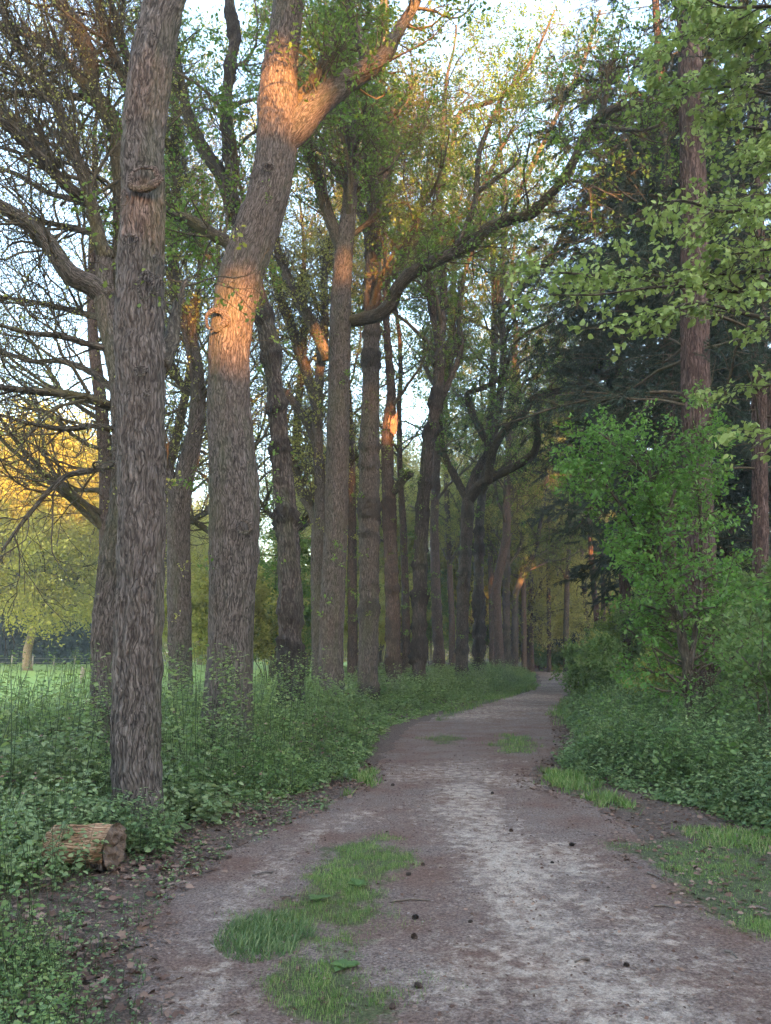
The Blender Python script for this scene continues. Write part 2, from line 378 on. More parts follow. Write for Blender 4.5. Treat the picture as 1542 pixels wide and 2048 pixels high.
def ground_mat(name, is_path):
    m, t, b, o = mat(name)
    ge = N(t, 'ShaderNodeNewGeometry'); P = ge.outputs['Position']
    fine = tex(t, P, 55, 8, .72); mid = tex(t, P, 9, 5, .65); big = tex(t, P, 1.3, 4)
    grit = N(t, 'ShaderNodeTexVoronoi', inp={'Scale': 85.0}); t.links.new(P, grit.inputs['Vector'])
    needl = tex(t, vmul(t, P, (1, 1.6, 1)), 150, 3, .7, 1.2)
    if is_path:
        dirt = ramp(t, fine, [(.33, (.055, .040, .035)), (.5, (.175, .130, .112)), (.68, (.36, .28, .25))])
        red = ramp(t, fine, [(.3, (.085, .042, .030)), (.7, (.20, .115, .085))])
        dirt = mixc(t, ramp(t, big, [(.42, (0, 0, 0)), (.65, (.75, .75, .75))]), dirt, red)
        sand = ramp(t, fine, [(.3, (.21, .16, .125)), (.5, (.43, .345, .285)), (.72, (.62, .52, .44))])
        at_ = attr(t, 'sand').outputs['Fac']
        f = math_(t, 'ADD', at_, math_(t, 'ADD', math_(t, 'MULTIPLY', math_(t, 'SUBTRACT', mid, .5), 1.9), math_(t, 'MULTIPLY', math_(t, 'SUBTRACT', needl, .5), 1.0)))
        f = ramp(t, f, [(.38, (0, 0, 0)), (.88, (1, 1, 1))])
        c = mixc(t, f, dirt, sand)
        c = mixc(t, ramp(t, grit.outputs['Color'], [(.0, (.0, .0, .0)), (.93, (.0, 0, 0)), (.96, (.5, .5, .5))]), c, (.5, .46, .44))
        c = mixc(t, ramp(t, needl, [(.28, (.8, .8, .8)), (.42, (0, 0, 0))]), c, (.045, .028, .024))
        ms = attr(t, 'moss').outputs['Fac']
        mf = ramp(t, math_(t, 'ADD', ms, math_(t, 'MULTIPLY', math_(t, 'SUBTRACT', mid, .5), 1.6)), [(.45, (0, 0, 0)), (.8, (.8, .8, .8))])
        c = mixc(t, mf, c, ramp(t, fine, [(.3, (.030, .042, .016)), (.7, (.085, .12, .035))]))
    else:
        c = ramp(t, fine, [(.3, (.036, .026, .021)), (.5, (.11, .080, .066)), (.7, (.24, .175, .145))])
        ms = attr(t, 'moss').outputs['Fac']
        mf = ramp(t, math_(t, 'ADD', ms, math_(t, 'MULTIPLY', math_(t, 'SUBTRACT', mid, .5), 1.3)), [(.4, (0, 0, 0)), (.8, (.5, .5, .5))])
        c = mixc(t, mf, c, ramp(t, fine, [(.3, (.02, .05, .012)), (.7, (.06, .13, .03))]))
    t.links.new(c, b.inputs['Base Color']); b.inputs['Roughness'].default_value = .95; b.inputs['Specular IOR Level'].default_value = .15
    pb = N(t, 'ShaderNodeTexVoronoi', inp={'Scale': 60.0}); t.links.new(P, pb.inputs['Vector'])
    h = math_(t, 'ADD', math_(t, 'MULTIPLY', fine, .5), math_(t, 'ADD', math_(t, 'MULTIPLY', needl, .35), math_(t, 'SUBTRACT', math_(t, 'MULTIPLY', mid, 1.0), math_(t, 'MULTIPLY', pb.outputs['Distance'], .35))))
    bp = N(t, 'ShaderNodeBump', inp={'Strength': 1.0, 'Distance': .022}); t.links.new(h, bp.inputs['Height']); t.links.new(bp.outputs[0], b.inputs['Normal'])
    return m
M_GROUND = ground_mat('forest_floor', False); M_PATH = ground_mat('gravel_path', True)
mF, tF, bF, oF = mat('meadow'); _g = N(tF, 'ShaderNodeNewGeometry')
tF.links.new(ramp(tF, tex(tF, _g.outputs['Position'], 3, 6, .7), [(.3, (.15, .25, .035)), (.7, (.27, .37, .06))]), bF.inputs['Base Color']); bF.inputs['Roughness'].default_value = .9
M_FIELD = mF

# ------------------------------------------------------------------ regions of the ground
def poly_w(pts): return np.array([gnd(*p)[:2] for p in pts])
LE = poly_w([(262, 2048), (230, 1900), (300, 1800), (430, 1705), (590, 1640), (690, 1590), (748, 1552), (775, 1500), (810, 1455), (880, 1430), (960, 1408), (1050, 1385), (1082, 1366), (1078, 1348)])
RE = poly_w([(1720, 2048), (1590, 1900), (1500, 1850), (1410, 1800), (1330, 1740), (1270, 1700), (1290, 1655), (1190, 1612), (1080, 1575), (1068, 1548), (1110, 1522), (1140, 1490), (1122, 1450), (1108, 1425), (1135, 1385), (1160, 1362), (1168, 1348)])
BR = poly_w([(1900, 1860), (1700, 1760), (1560, 1690), (1430, 1640), (1310, 1605), (1180, 1568), (1112, 1542), (1105, 1525), (1150, 1485), (1125, 1440), (1128, 1410), (1150, 1382), (1180, 1355)])
def xl(y): return np.interp(y, LE[:, 1], LE[:, 0])
def xr(y): return np.interp(y, RE[:, 1], RE[:, 0])
def xb(y): return np.interp(y, BR[:, 1], BR[:, 0])
def in_poly(x, y, poly):
    c = np.zeros(x.shape, bool); n = len(poly); j = n - 1
    for i in range(n):
        xi, yi = poly[i]; xj, yj = poly[j]
        c ^= ((yi > y) != (yj > y)) & (x < (xj - xi) * (y - yi) / (yj - yi + 1e-12) + xi); j = i
    return c
def poly_d(x, y, poly):
    """signed distance, positive inside"""
    d = np.full(x.shape, 1e9); n = len(poly)
    for i in range(n):
        a = poly[i]; b = poly[(i + 1) % n]; e = b - a; L = (e * e).sum() + 1e-12
        t = np.clip(((x - a[0]) * e[0] + (y - a[1]) * e[1]) / L, 0, 1)
        d = np.minimum(d, np.hypot(x - a[0] - t * e[0], y - a[1] - t * e[1]))
    return np.where(in_poly(x, y, poly), d, -d)
def line_d(x, y, pts, wd):
    d = np.full(x.shape, 1e9)
    for i in range(len(pts) - 1):
        a = pts[i]; b = pts[i + 1]; e = b - a; L = (e * e).sum() + 1e-12
        t = np.clip(((x - a[0]) * e[0] + (y - a[1]) * e[1]) / L, 0, 1)
        d = np.minimum(d, np.hypot(x - a[0] - t * e[0], y - a[1] - t * e[1]) / (wd[i] * (1 - t) + wd[i + 1] * t))
    return d
ISLE = poly_w([(640, 1700), (760, 1668), (820, 1720), (800, 1780), (790, 1850), (815, 1950), (810, 2100), (600, 2100), (500, 1960), (468, 1850), (540, 1790), (590, 1740)])
RGRASS = poly_w([(1215, 1688), (1330, 1672), (1430, 1690), (1560, 1740), (1700, 1850), (1700, 1960), (1560, 1905), (1450, 1850), (1360, 1790), (1280, 1735)])
VERGE = poly_w([(1075, 1545), (1110, 1540), (1200, 1570), (1290, 1605), (1290, 1632), (1200, 1612), (1120, 1580)])
VERGE2 = poly_w([(1330, 1655), (1420, 1640), (1560, 1690), (1560, 1735), (1430, 1690)])
LVERGE = poly_w([(700, 1570), (735, 1535), (755, 1545), (745, 1575), (705, 1592)])
LVERGE2 = poly_w([(860, 1437), (960, 1400), (1070, 1368), (1085, 1372), (1050, 1387), (960, 1412), (880, 1442)])
RVERGE3 = poly_w([(1105, 1425), (1140, 1395), (1165, 1400), (1150, 1450), (1120, 1452)])
TUFT1 = poly_w([(985, 1490), (1010, 1470), (1060, 1478), (1085, 1495), (1060, 1508), (1000, 1510)])
TUFT2 = poly_w([(850, 1480), (880, 1470), (925, 1476), (915, 1490), (860, 1493)])
def isle_g(x, y):
    r = .45 + 1.3 * fbm2(x, y, 2.9, 61)
    for (a, b, q, h) in ((745, 1700, .32, .45), (690, 1745, .26, .4), (770, 1750, .2, .35), (620, 1990, .22, .5), (660, 2035, .2, .45), (560, 1965, .12, .35), (600, 1850, .25, .3)):
        c = gnd(a, b); r = r + .8 * h * np.exp(-(((x - c[0]) / q) ** 2 + ((y - c[1]) / (q * 1.3)) ** 2))
    return r + .42 * np.exp(-line_d(x, y, poly_w([(750, 1680), (715, 1750), (650, 1820), (640, 1920), (670, 2060)]), [.3, .32, .32, .3, .3]) ** 2)
def path_d(x, y):
    nz = .10 * fbm2(x, y, 1.3, 5) + .05 * noise2(x, y, 6, 8)
    a = x - xl(y); b = xr(y) - x
    d = np.minimum(a, b) * .75 + nz
    far = np.minimum(np.minimum(y - 61, 66.5 - y), x - 8)      # the way bends off to the right at the far end
    return np.maximum(np.where(y > 66.5, -1, d), np.where(x < 60, far + nz, -1))
def hg(x, y):
    return .05 * fbm2(x, y, .35, 3) + .012 * noise2(x, y, 3.1, 4)
def h_ground(x, y):
    return hg(x, y) * sm(3, 1.0, np.abs(path_d(x, y)) * 0 + 1) - .05 * sm(.02, .30, path_d(x, y)) + .10 * sm(0, 1.6, -path_d(x, y)) * .6

def graded(lo, hi, c0, c1, fine, grow_):
    a = list(np.arange(c0, c1, fine)); s = fine; x = c1
    while x < hi: a.append(x); s *= grow_; x += s
    a.append(hi); s = fine; x = c0 - fine; L = []
    while x > lo: L.append(x); s *= grow_; x -= s
    L.append(lo); return np.array(L[::-1] + a)
def grid_mesh(name, xs, ys, zf, m, keep=None, atts=()):
    X, Y = np.meshgrid(xs, ys); Z = zf(X, Y); n, k = X.shape
    idx = np.arange(n * k).reshape(n, k)
    q = np.stack([idx[:-1, :-1], idx[:-1, 1:], idx[1:, 1:], idx[1:, :-1]], -1).reshape(-1, 4)
    V = np.stack([X, Y, Z], -1).reshape(-1, 3); A = {a: f(X, Y).ravel() for a, f in atts}
    if keep is not None:
        kp = keep(X, Y).ravel(); q = q[kp[q].any(1)]
        use = np.zeros(len(V), bool); use[q.ravel()] = True; mp = np.cumsum(use) - 1
        V = V[use]; q = mp[q]; A = {a: v[use] for a, v in A.items()}
    mb = MB(); mb.add(V, q=q, **A); return mb.build(name, m)
def moss_f(x, y):
    r = np.zeros(x.shape)
    for p in (ISLE, RGRASS, VERGE, VERGE2, LVERGE, LVERGE2, RVERGE3, TUFT1, TUFT2):
        r = np.maximum(r, sm(-.25, .2, poly_d(x, y, p) + .12 * noise2(x, y, 2.2, 3)))
    return r
xs = graded(-400, 400, -7, 8, .09, 1.10); ys = graded(-130, 700, 2.5, 20, .09, 1.045)
g = grid_mesh('ground', xs, ys, h_ground, M_GROUND, atts=[('moss', lambda x, y: moss_f(x, y))])
tag(g, 'brown woodland floor of earth and old leaves under the trees', None, None, 'structure')
LINE1 = poly_w([(920, 1575), (950, 1640), (990, 1700), (1030, 1770), (1060, 1850), (1130, 1930), (1230, 1990), (1330, 2100)])
LINE2 = poly_w([(800, 1560), (900, 1545), (1050, 1565)]); LINE3 = poly_w([(560, 1735), (480, 1800), (420, 1900), (400, 2100)])
LINE4 = poly_w([(1000, 1690), (1090, 1700), (1150, 1740)]); LINE5 = poly_w([(900, 2000), (1000, 1940), (1150, 1900), (1300, 1880)])
LINE6 = poly_w([(560, 1720), (640, 1670), (720, 1630)]); LINE7 = poly_w([(1150, 1800), (1300, 1860), (1420, 1930), (1550, 2060)])
def sand_f(x, y):
    r = .95 * np.exp(-line_d(x, y, LINE1, [.45, .5, .5, .36, .30, .5, .7, .7]) ** 2)
    r = np.maximum(r, .85 * np.exp(-line_d(x, y, LINE2, [.7, 1.1, .8]) ** 2))
    r = np.maximum(r, .72 * np.exp(-line_d(x, y, LINE3, [.2, .25, .3, .3]) ** 2))
    r = np.maximum(r, .7 * np.exp(-line_d(x, y, LINE4, [.4, .4, .3]) ** 2))
    r = np.maximum(r, .72 * np.exp(-line_d(x, y, LINE5, [.3, .4, .4, .3]) ** 2))
    r = np.maximum(r, .6 * np.exp(-line_d(x, y, LINE6, [.15, .2, .3]) ** 2))
    r = np.maximum(r, .6 * np.exp(-line_d(x, y, LINE7, [.3, .35, .35, .4]) ** 2))
    r = np.maximum(r, .72 * sm(13, 22, y))
    r = np.maximum(r, .9 * sm(60, 61.5, y))
    return np.clip(r * .62 + .04 + .34 * fbm2(x, y, .9, 31) * (1 - .3 * r), 0, 1)
def h_path(x, y):
    d = path_d(x, y)
    return .012 + .014 * fbm2(x, y, 1.1, 13) + .006 * noise2(x, y, 7, 14) - .03 * (1 - sm(-.12, .12, d)) - .045 * (1 - sm(-.25, .0, d)) 
xs = graded(-9, 62, -3.4, 5.2, .06, 1.03); ys = graded(-12, 68, 3.0, 13, .06, 1.02)
g = grid_mesh('path', xs, ys, h_path, M_PATH, keep=lambda x, y: path_d(x, y) > -.2, atts=[('sand', sand_f), ('moss', lambda x, y: moss_f(x, y) * np.where(poly_d(x, y, ISLE) > -.4, np.clip(.25 + .5 * isle_g(x, y), 0, .9), .8))])
tag(g, 'gravel track with pale worn sand curving away between the trees', None, None, 'structure')
FIELDP = np.array([[-6.5, 19], [-9, 15], [-60, 12], [-160, 20], [-160, 140], [-6, 140], [-2.5, 45], [-4.5, 26]])
X = graded(-160, 0, -40, -2, .8, 1.1); Y = graded(10, 140, 14, 60, .8, 1.1)
g = grid_mesh('field', X, Y, lambda x, y: h_ground(x, y) + .05, M_FIELD, keep=lambda x, y: in_poly(x, y, FIELDP))
tag(g, 'open bright green meadow beyond the oak row', None, None, 'structure')

# ------------------------------------------------------------------ oak trees of the avenue
LIMBS = {}
def px_line(pts, D0, D1=None, dz=None):
    """pixel polyline (px,py,w) with depth going D0 -> D1, as world points and radii"""
    D1 = D0 if D1 is None else D1; n = len(pts); P = []; R = []
    for i, (a, b, wd) in enumerate(pts):
        p = at(a, b, D0 + (D1 - D0) * i / max(1, n - 1)); P.append(p); R.append(rad_at(p, wd))
    return np.array(P), np.array(R)
def stack(Ps, Rs, n=14):
    oP, oR = [], []
    for P, R in zip(Ps, Rs):
        L = np.concatenate([[0], np.cumsum(np.linalg.norm(np.diff(P, axis=0), axis=1))]); s = np.linspace(0, L[-1], n)
        oP.append(np.stack([np.interp(s, L, P[:, i]) for i in range(3)], 1)); oR.append(np.interp(s, L, R))
    return np.array(oP), np.array(oR)

def oak(name_label, seed, D, trunk, limbs=(), mb_=None, burr=0.0, lump=.05, top=(19, (0, 0)), cat='tree', group='oaks of the avenue row',
        n1=12, n2=90, n3=700, n4=2600, nleaf=9000, lsize=.075, zcrown=(6.5, 19), leafmat_=None, bottom_sprouts=60, lean_up=.06, L1=4.5, shape='oak', cl=4, twigmat=None, bias1=None, limbdark=.16, name='oak_tree'):
    rng = np.random.default_rng(seed); mb_ = mb_ or M_OAK
    P, R = px_line(trunk, D)
    base = P[0].copy()
    g0 = P[0] + (P[0] - P[1]) / max(1e-6, (P[0] - P[1])[2]) * (0 - P[0][2]) if P[0][2] > .02 else P[0]
    g0 = np.array([P[0][0], P[0][1], -.12]); P = np.concatenate([[g0], P]); R = np.concatenate([[R[0] * 1.04], R])
    # carry on above the picture
    if P[-1][2] < top[0]:
        d = P[-1] - P[-2]; d = d / d[2]
        zs = np.arange(P[-1][2] + 1.2, top[0] + .1, 1.2)
        for i, z in enumerate(zs):
            k = (i + 1) / max(1, len(zs)); q = P[-1] + np.array([d[0] * .5 + top[1][0] * .3 + rng.normal() * .12, top[1][1] * .3 + rng.normal() * .12, 1.2])
            P = np.concatenate([P, [q]]); R = np.concatenate([R, [R[-1] * (1 - .75 / max(1, len(zs)))]])
    root = empty(name, (g0[0], g0[1], 0), name_label, cat, group)
    mb = MB(); Q, r = big_tube(mb, P, R, k=110 if D < 14 else 56 if D < 30 else 28, step=.03 if D < 14 else .06 if D < 30 else .12, fis=.0065 if D < 14 else .008 if D < 30 else 0, seed=seed, burr=burr, lump=lump, flare=.35)
    mb.build('trunk', mb_, root, loc=(g0[0], g0[1], 0))
    Ps, Rs = [], []
    for pts, da, db in limbs:
        lP, lR = px_line(pts, da, db); Ps.append(lP); Rs.append(lR)
        b2 = MB(); big_tube(b2, lP, lR, k=16 if D < 26 else 10, step=.08 if D < 14 else .14, seed=seed + len(Ps), lump=.09, burr=burr * .5)
        b2.build('limb', M_LIMB if lR[0] < limbdark else mb_, root, loc=(g0[0], g0[1], 0))
    # crown: procedural limbs, branches, twigs
    sel = (Q[:, 2] > zcrown[0])
    if n1:
        tP, tR = stack([Q[sel]], [r[sel]], 30)
        b1P, b1R = grow(rng, tP, tR, n1, .05, .98, (.5, 1.05), L1, 14, .16, lean_up, .42, .2, bias=bias1)
    else: b1P, b1R = np.zeros((0, 14, 3)), np.zeros((0, 14))
    allP, allR = b1P, b1R
    if Ps:
        sP_, sR_ = stack(Ps, Rs, 14); allP = np.concatenate([allP, sP_]); allR = np.concatenate([allR, sR_])
    tw = MB()
    if n1: tube_batch(tw, b1P, np.maximum(b1R, .008), 7)
    b2P, b2R = grow(rng, allP, allR, n2, .15, 1, (.4, 1.1), L1 * .45, 9, .22, .05, .5, .25)
    b2R = np.minimum(b2R, np.linspace(.03, .008, 9)[None] * rng.uniform(.4, 1.2, (len(b2R), 1))); tube_batch(tw, b2P, np.maximum(b2R, .006), 5)
    b3P, b3R = grow(rng, np.concatenate([b2P, stack(list(allP), list(allR), 9)[0]]), np.concatenate([b2R, stack(list(allP), list(allR), 9)[1] * .5]), n3, .15, 1, (.4, 1.2), L1 * .22, 6, .28, .03, .5, .3)
    b3R = np.clip(b3R, .0045, .018); tube_batch(tw, b3P, b3R, 4)
    b4P, b4R = grow(rng, b3P, b3R, n4, .1, 1, (.4, 1.2), L1 * .10, 4, .3, .03, .55, .5)
    b4R = np.clip(b4R, .0032, .007); tube_batch(tw, b4P, b4R, 3)
    if bottom_sprouts:      # little epicormic twigs on the bole
        sl_ = Q[(Q[:, 2] > 2.0) & (Q[:, 2] < zcrown[0] + 6)]
        if len(sl_) > 8:
            qP, qR = stack([sl_], [np.full(len(sl_), .02)], 40)
            rr_ = r[(Q[:, 2] > 2.0) & (Q[:, 2] < zcrown[0] + 6)].mean()
            eP, eR = grow(rng, qP, qR, bottom_sprouts, 0, 1, (1.1, 1.6), .55 + rr_, 6, .3, .05, .4, .3)
            eR = np.clip(eR, .003, .007); tube_batch(tw, eP, eR, 3); 
            e2, e2r = grow(rng, eP, eR, bottom_sprouts * 3, .4, 1, (.5, 1.2), .28, 4, .3, .03, .6, .5); tube_batch(tw, e2, np.clip(e2r, .0025, .005), 3)
            b4s = e2
    t_ = tw.build('twigs', twigmat or M_TWIG, root, loc=(g0[0], g0[1], 0)); tag(t_, kind='stuff')
    lf = MB(); leaf_on(lf, rng, b4P, nleaf, lsize, shape, spread=.07, cl=cl)
    if bottom_sprouts and len(sl_) > 8: leaf_on(lf, rng, b4s, bottom_sprouts * 10, lsize * .8, shape, spread=.04, cl=3)
    c_ = lf.build('crown', leafmat_ or M_LOAK, root, loc=(g0[0], g0[1], 0), smooth=False)
    return root, (allP, allR)
def surf(px, py, D, r): # point on the near side of a trunk centred at depth D
    return at(px, py, D - r)
def knot(root, px, py, D, r, wpx, hpx, kind='hole', off=0.0):
    """a rolled bark lip round a hollow or a sawn scar, standing on the trunk's near side"""
    p = surf(px, py, D, r); zc = p[1] * cP + (p[2] - EYE) * sP
    a, b = wpx * .5 * zc / F, hpx * .5 * zc / F
    p = p + np.array([0, -off - .042, 0]); rng = np.random.default_rng(int(px * 7 + py))
    mb = MB(); n, k = 28, 10; tt = min(a, b) * .34
    u = np.arange(n) / n * 2 * PI; wv = np.arange(k) / k * 2 * PI
    irr = 1 + .16 * noise(np.stack([np.cos(u) * 1.5, np.sin(u) * 1.5, u * 0 + px], -1), 5)
    V = np.zeros((n, k, 3))
    for j in range(k):
        rr = tt * (1 + .5 * noise(np.stack([np.cos(u) * 3, np.sin(u) * 3, u * 0 + j * .4 + px], -1), 9)) * (.75 + .35 * np.cos(u * 1.0 + px))
        V[:, j, 0] = (a * irr + rr * np.cos(wv[j])) * np.cos(u); V[:, j, 2] = (b * irr + rr * np.cos(wv[j])) * np.sin(u); V[:, j, 1] = -rr * .6 * np.sin(wv[j])
    idx = np.arange(n * k).reshape(n, k); q = np.stack([idx, np.roll(idx, -1, 1), np.roll(np.roll(idx, -1, 0), -1, 1), np.roll(idx, -1, 0)], -1).reshape(-1, 4)
    bcv = V.reshape(-1, 3) * [1, 1, 1]
    mb.add(V.reshape(-1, 3) + p, q=q, bc=bcv[:, [0, 2, 1]])
    o = mb.build('knot', M_OAK, root, loc=p)
    m2 = MB(); rings = 6; vs = []; dep = .02 if kind == 'hole' else -.02
    for i in range(rings + 1):
        f = i / rings
        vs.append(np.stack([a * irr * f * np.cos(u), np.full(n, (-.3 * tt if kind == 'scar' else .35 * tt) * (1 - f * f)) - (.25 * tt if kind == 'hole' else .5 * tt) , b * irr * f * np.sin(u)], -1))
    V = np.array(vs).reshape(-1, 3); V[:, 1] += .1 * tt * noise(V * 30, 3); idx = np.arange((rings + 1) * n).reshape(rings + 1, n); nx = np.roll(idx, -1, 1)
    m2.add(V + p, q=np.stack([idx[:-1], idx[1:], nx[1:], nx[:-1]], -1).reshape(-1, 4))
    m2.build('hollow' if kind == 'hole' else 'scar', M_HOLE if kind == 'hole' else M_SCAR, o, loc=p)
    return o

# T1: the nearest oak
t1, _ = oak(
  'tall straight oak with several knot holes, nearest tree by the cut log', 11, 7.3,
  [(276, 1655, 106), (275, 1560, 98), (273, 1400, 101), (278, 1300, 99), (282, 1200, 98), (283, 1000, 97), (282, 800, 100), (279, 700, 104), (278, 600, 100), (280, 550, 98), (283, 500, 97), (285, 400, 88), (286, 300, 87), (292, 200, 90), (306, 100, 88), (330, 0, 84)],
  limbs=[([(315, 735, 45), (336, 700, 34), (346, 660, 24), (352, 610, 16), (372, 560, 8)], 7.35, 8.3)],
  lump=.06, top=(17, (.25, .2)), n1=9, n2=60, n3=420, n4=1500, zcrown=(9.3, 17), nleaf=3500, bottom_sprouts=22)
for a in [(290, 360, 58, 48, 'scar'), (294, 577, 26, 58, 'hole'), (318, 572, 16, 30, 'hole'), (283, 744, 22, 20, 'hole'), (297, 787, 14, 12, 'hole'), (316, 518, 13, 12, 'hole'), (263, 484, 26, 20, 'scar'), (250, 402, 12, 34, 'hole'), (256, 788, 10, 10, 'hole')]:
    off_ = abs(a[0] - 281) / 49.0
    knot(t1, a[0], a[1], 7.3, .235 * math.sqrt(max(.1, 1 - off_ ** 2)) , a[2], a[3], a[4])
# T2: thick bent oak with a forking limb
t2, _ = oak('thick bent oak with a heavy limb forking right and round bark scar', 22, 11.8,
  [(454, 1500, 118), (454, 1440, 111), (458, 1380, 103), (462, 1300, 100), (464, 1200, 99), (468, 1100, 106), (470, 1020, 109), (468, 950, 109), (462, 880, 98), (458, 800, 90), (459, 700, 91), (468, 620, 92), (480, 560, 94), (500, 500, 94), (517, 450, 92), (535, 400, 88), (545, 350, 86), (552, 300, 88), (557, 240, 90), (556, 190, 84), (560, 130, 72), (570, 70, 66), (578, 0, 66)],
  limbs=[([(568, 292, 40), (596, 258, 60), (622, 222, 58), (658, 188, 54), (700, 158, 46), (738, 138, 40), (772, 105, 34), (800, 55, 26), (830, 10, 22), (850, -60, 14)], 11.75, 12.2),
         ([(740, 130, 30), (720, 80, 20), (700, 20, 16), (690, -60, 10)], 12.0, 12.6),
         ([(500, 500, 30), (450, 482, 26), (380, 440, 22), (335, 425, 18), (290, 400, 14), (240, 380, 9)], 11.9, 13.5)],
  lump=.05, top=(20, (.1, 0)), n1=10, n2=110, n3=1000, n4=4200, nleaf=24000, zcrown=(8.8, 20), leafmat_=M_LNEW, bottom_sprouts=34, lsize=.085)
knot(t2, 490, 1054, 11.8, .37, 26, 26, 'scar'); knot(t2, 433, 642, 11.8, .30, 40, 42, 'scar'); knot(t2, 538, 338, 11.8, .33, 20, 18, 'hole')
# T3 knobbly
t3, _ = oak('dark knobbly oak covered in burrs, just right of the thick bent oak', 33, 16.2,
  [(580, 1440, 54), (580, 1400, 50), (581, 1300, 52), (583, 1200, 55), (578, 1100, 56), (570, 1000, 52), (560, 900, 42), (553, 800, 40), (540, 700, 42), (524, 620, 36), (505, 540, 34), (485, 470, 32), (468, 430, 28), (462, 340, 26), (452, 250, 24), (455, 170, 24), (470, 80, 24), (458, 0, 22)],
  limbs=[([(468, 440, 26), (440, 340, 26), (405, 300, 26), (380, 240, 22), (355, 150, 22), (350, 90, 16), (345, 0, 12)], 16.2, 16.8),
         ([(460, 480, 18), (420, 470, 14), (370, 440, 11), (330, 425, 8)], 16.1, 16)],
  mb_=M_OAKD, burr=.38, lump=.13, n1=10, n2=90, n3=700, n4=2600, nleaf=7000, zcrown=(9, 21), top=(21, (0, 0)), bottom_sprouts=60, leafmat_=M_LNEW, lsize=.1)
# T4 with long sweeping limb
t4, _ = oak('smooth grey oak whose long limb sweeps right above the path', 44, 20.5,
  [(665, 1400, 58), (662, 1300, 52), (665, 1200, 54), (670, 1100, 50), (674, 1000, 50), (675, 900, 50), (678, 800, 46), (679, 700, 48), (682, 600, 44), (686, 520, 40), (694, 460, 36), (700, 400, 32), (704, 300, 30), (706, 200, 28), (700, 100, 26), (690, 0, 22)],
  limbs=[([(674, 632, 16), (704, 642, 27), (755, 632, 30), (782, 610, 30), (796, 575, 28), (820, 548, 26), (860, 527, 26), (905, 508, 25), (950, 486, 24), (975, 455, 24), (1015, 440, 23), (1062, 430, 22), (1090, 400, 22), (1120, 368, 20), (1148, 322, 20), (1165, 280, 18), (1190, 245, 18), (1225, 218, 16), (1265, 207, 15), (1305, 208, 13), (1350, 214, 11), (1386, 210, 8)], 20.8, 15.5),
         ([(1188, 245, 12), (1208, 215, 11), (1216, 170, 10), (1214, 140, 10), (1228, 118, 8), (1262, 108, 5)], 16.5, 16),
         ([(1190, 250, 10), (1230, 258, 8), (1290, 262, 6), (1320, 250, 5)], 16.5, 15),
         ([(955, 384, 10), (985, 362, 9), (1020, 340, 8), (1040, 320, 6)], 19, 19),
         ([(905, 500, 12), (935, 450, 11), (952, 400, 10), (958, 300, 9), (1000, 200, 7), (1040, 150, 5)], 19, 19),
         ([(684, 500, 26), (660, 440, 26), (645, 390, 24), (628, 330, 22), (610, 270, 20), (602, 200, 18), (590, 120, 14)], 20.5, 21),
         ([(1110, 360, 8), (1160, 362, 7), (1200, 380, 6), (1245, 402, 4)], 17.5, 15)],
  lump=.05, n1=12, n2=230, n3=1900, n4=6800, nleaf=30000, zcrown=(11, 26), top=(27, (0, 0)), bottom_sprouts=50, L1=5, leafmat_=M_LNEW, lsize=.1, limbdark=.3)  # hand-drawn limbs in darker bark: their silhouette against the sky painted in
# T5
t5, _ = oak('straight oak ringed with small burrs, in front of the snapped thin tree', 55, 23,
  [(736, 1410, 48), (736, 1300, 46), (738, 1200, 46), (739, 1100, 46), (738, 1000, 46), (738, 900, 46), (742, 800, 40), (742, 700, 38), (745, 600, 36), (747, 500, 36), (748, 400, 34), (752, 300, 30), (757, 200, 26), (764, 100, 24), (768, 0, 20)],
  limbs=[([(752, 380, 20), (780, 330, 18), (800, 290, 16), (840, 250, 14), (860, 200, 10)], 23, 24), ([(740, 480, 22), (722, 420, 20), (700, 380, 18), (660, 330, 14), (640, 280, 10)], 23, 24)],
  burr=.2, lump=.05, n1=12, n2=140, n3=1200, n4=4200, nleaf=14000, zcrown=(11, 25), top=(25, (0, 0)), bottom_sprouts=70, L1=5, lsize=.1)
# T6 snapped
t6, _ = oak('thin brown oak with a snapped orange wound and a cut side stub', 66, 27,
  [(788, 1390, 34), (787, 1300, 32), (785, 1200, 32), (781, 1100, 30), (777, 1000, 29), (774, 900, 27), (776, 850, 30), (784, 800, 20), (780, 740, 18), (774, 680, 15), (772, 600, 12), (770, 520, 10), (768, 430, 8)],
  limbs=[([(788, 985, 14), (802, 965, 16), (816, 950, 15), (823, 947, 13)], 26.8, 26.3)],
  mb_=M_OAKR, burr=.2, n1=5, n2=30, n3=240, n4=800, nleaf=1800, zcrown=(9, 18), top=(17, (0, 0)), bottom_sprouts=40, L1=2.5, lsize=.1)
wd = MB(); pw = surf(782, 850, 27, .22)
rw = np.random.default_rng(5)
for i in range(16):
    a0 = rw.uniform(-.14, .2); b0 = rw.uniform(-.42, -.1); hh = rw.uniform(.35, .75)
    P = np.array([[a0, -.03 + rw.uniform(-.03, .03), b0], [a0 + .03, -.05, b0 + hh * .6], [a0 + rw.uniform(.02, .14), -.05, b0 + hh]]) + pw
    Q, r, _s = resample(P, [.035, .03, .006], .05); tube_batch(wd, Q[None], r[None], 5)
wo_ = wd.build('splintered_wound', M_SPLIT, t6, loc=pw)
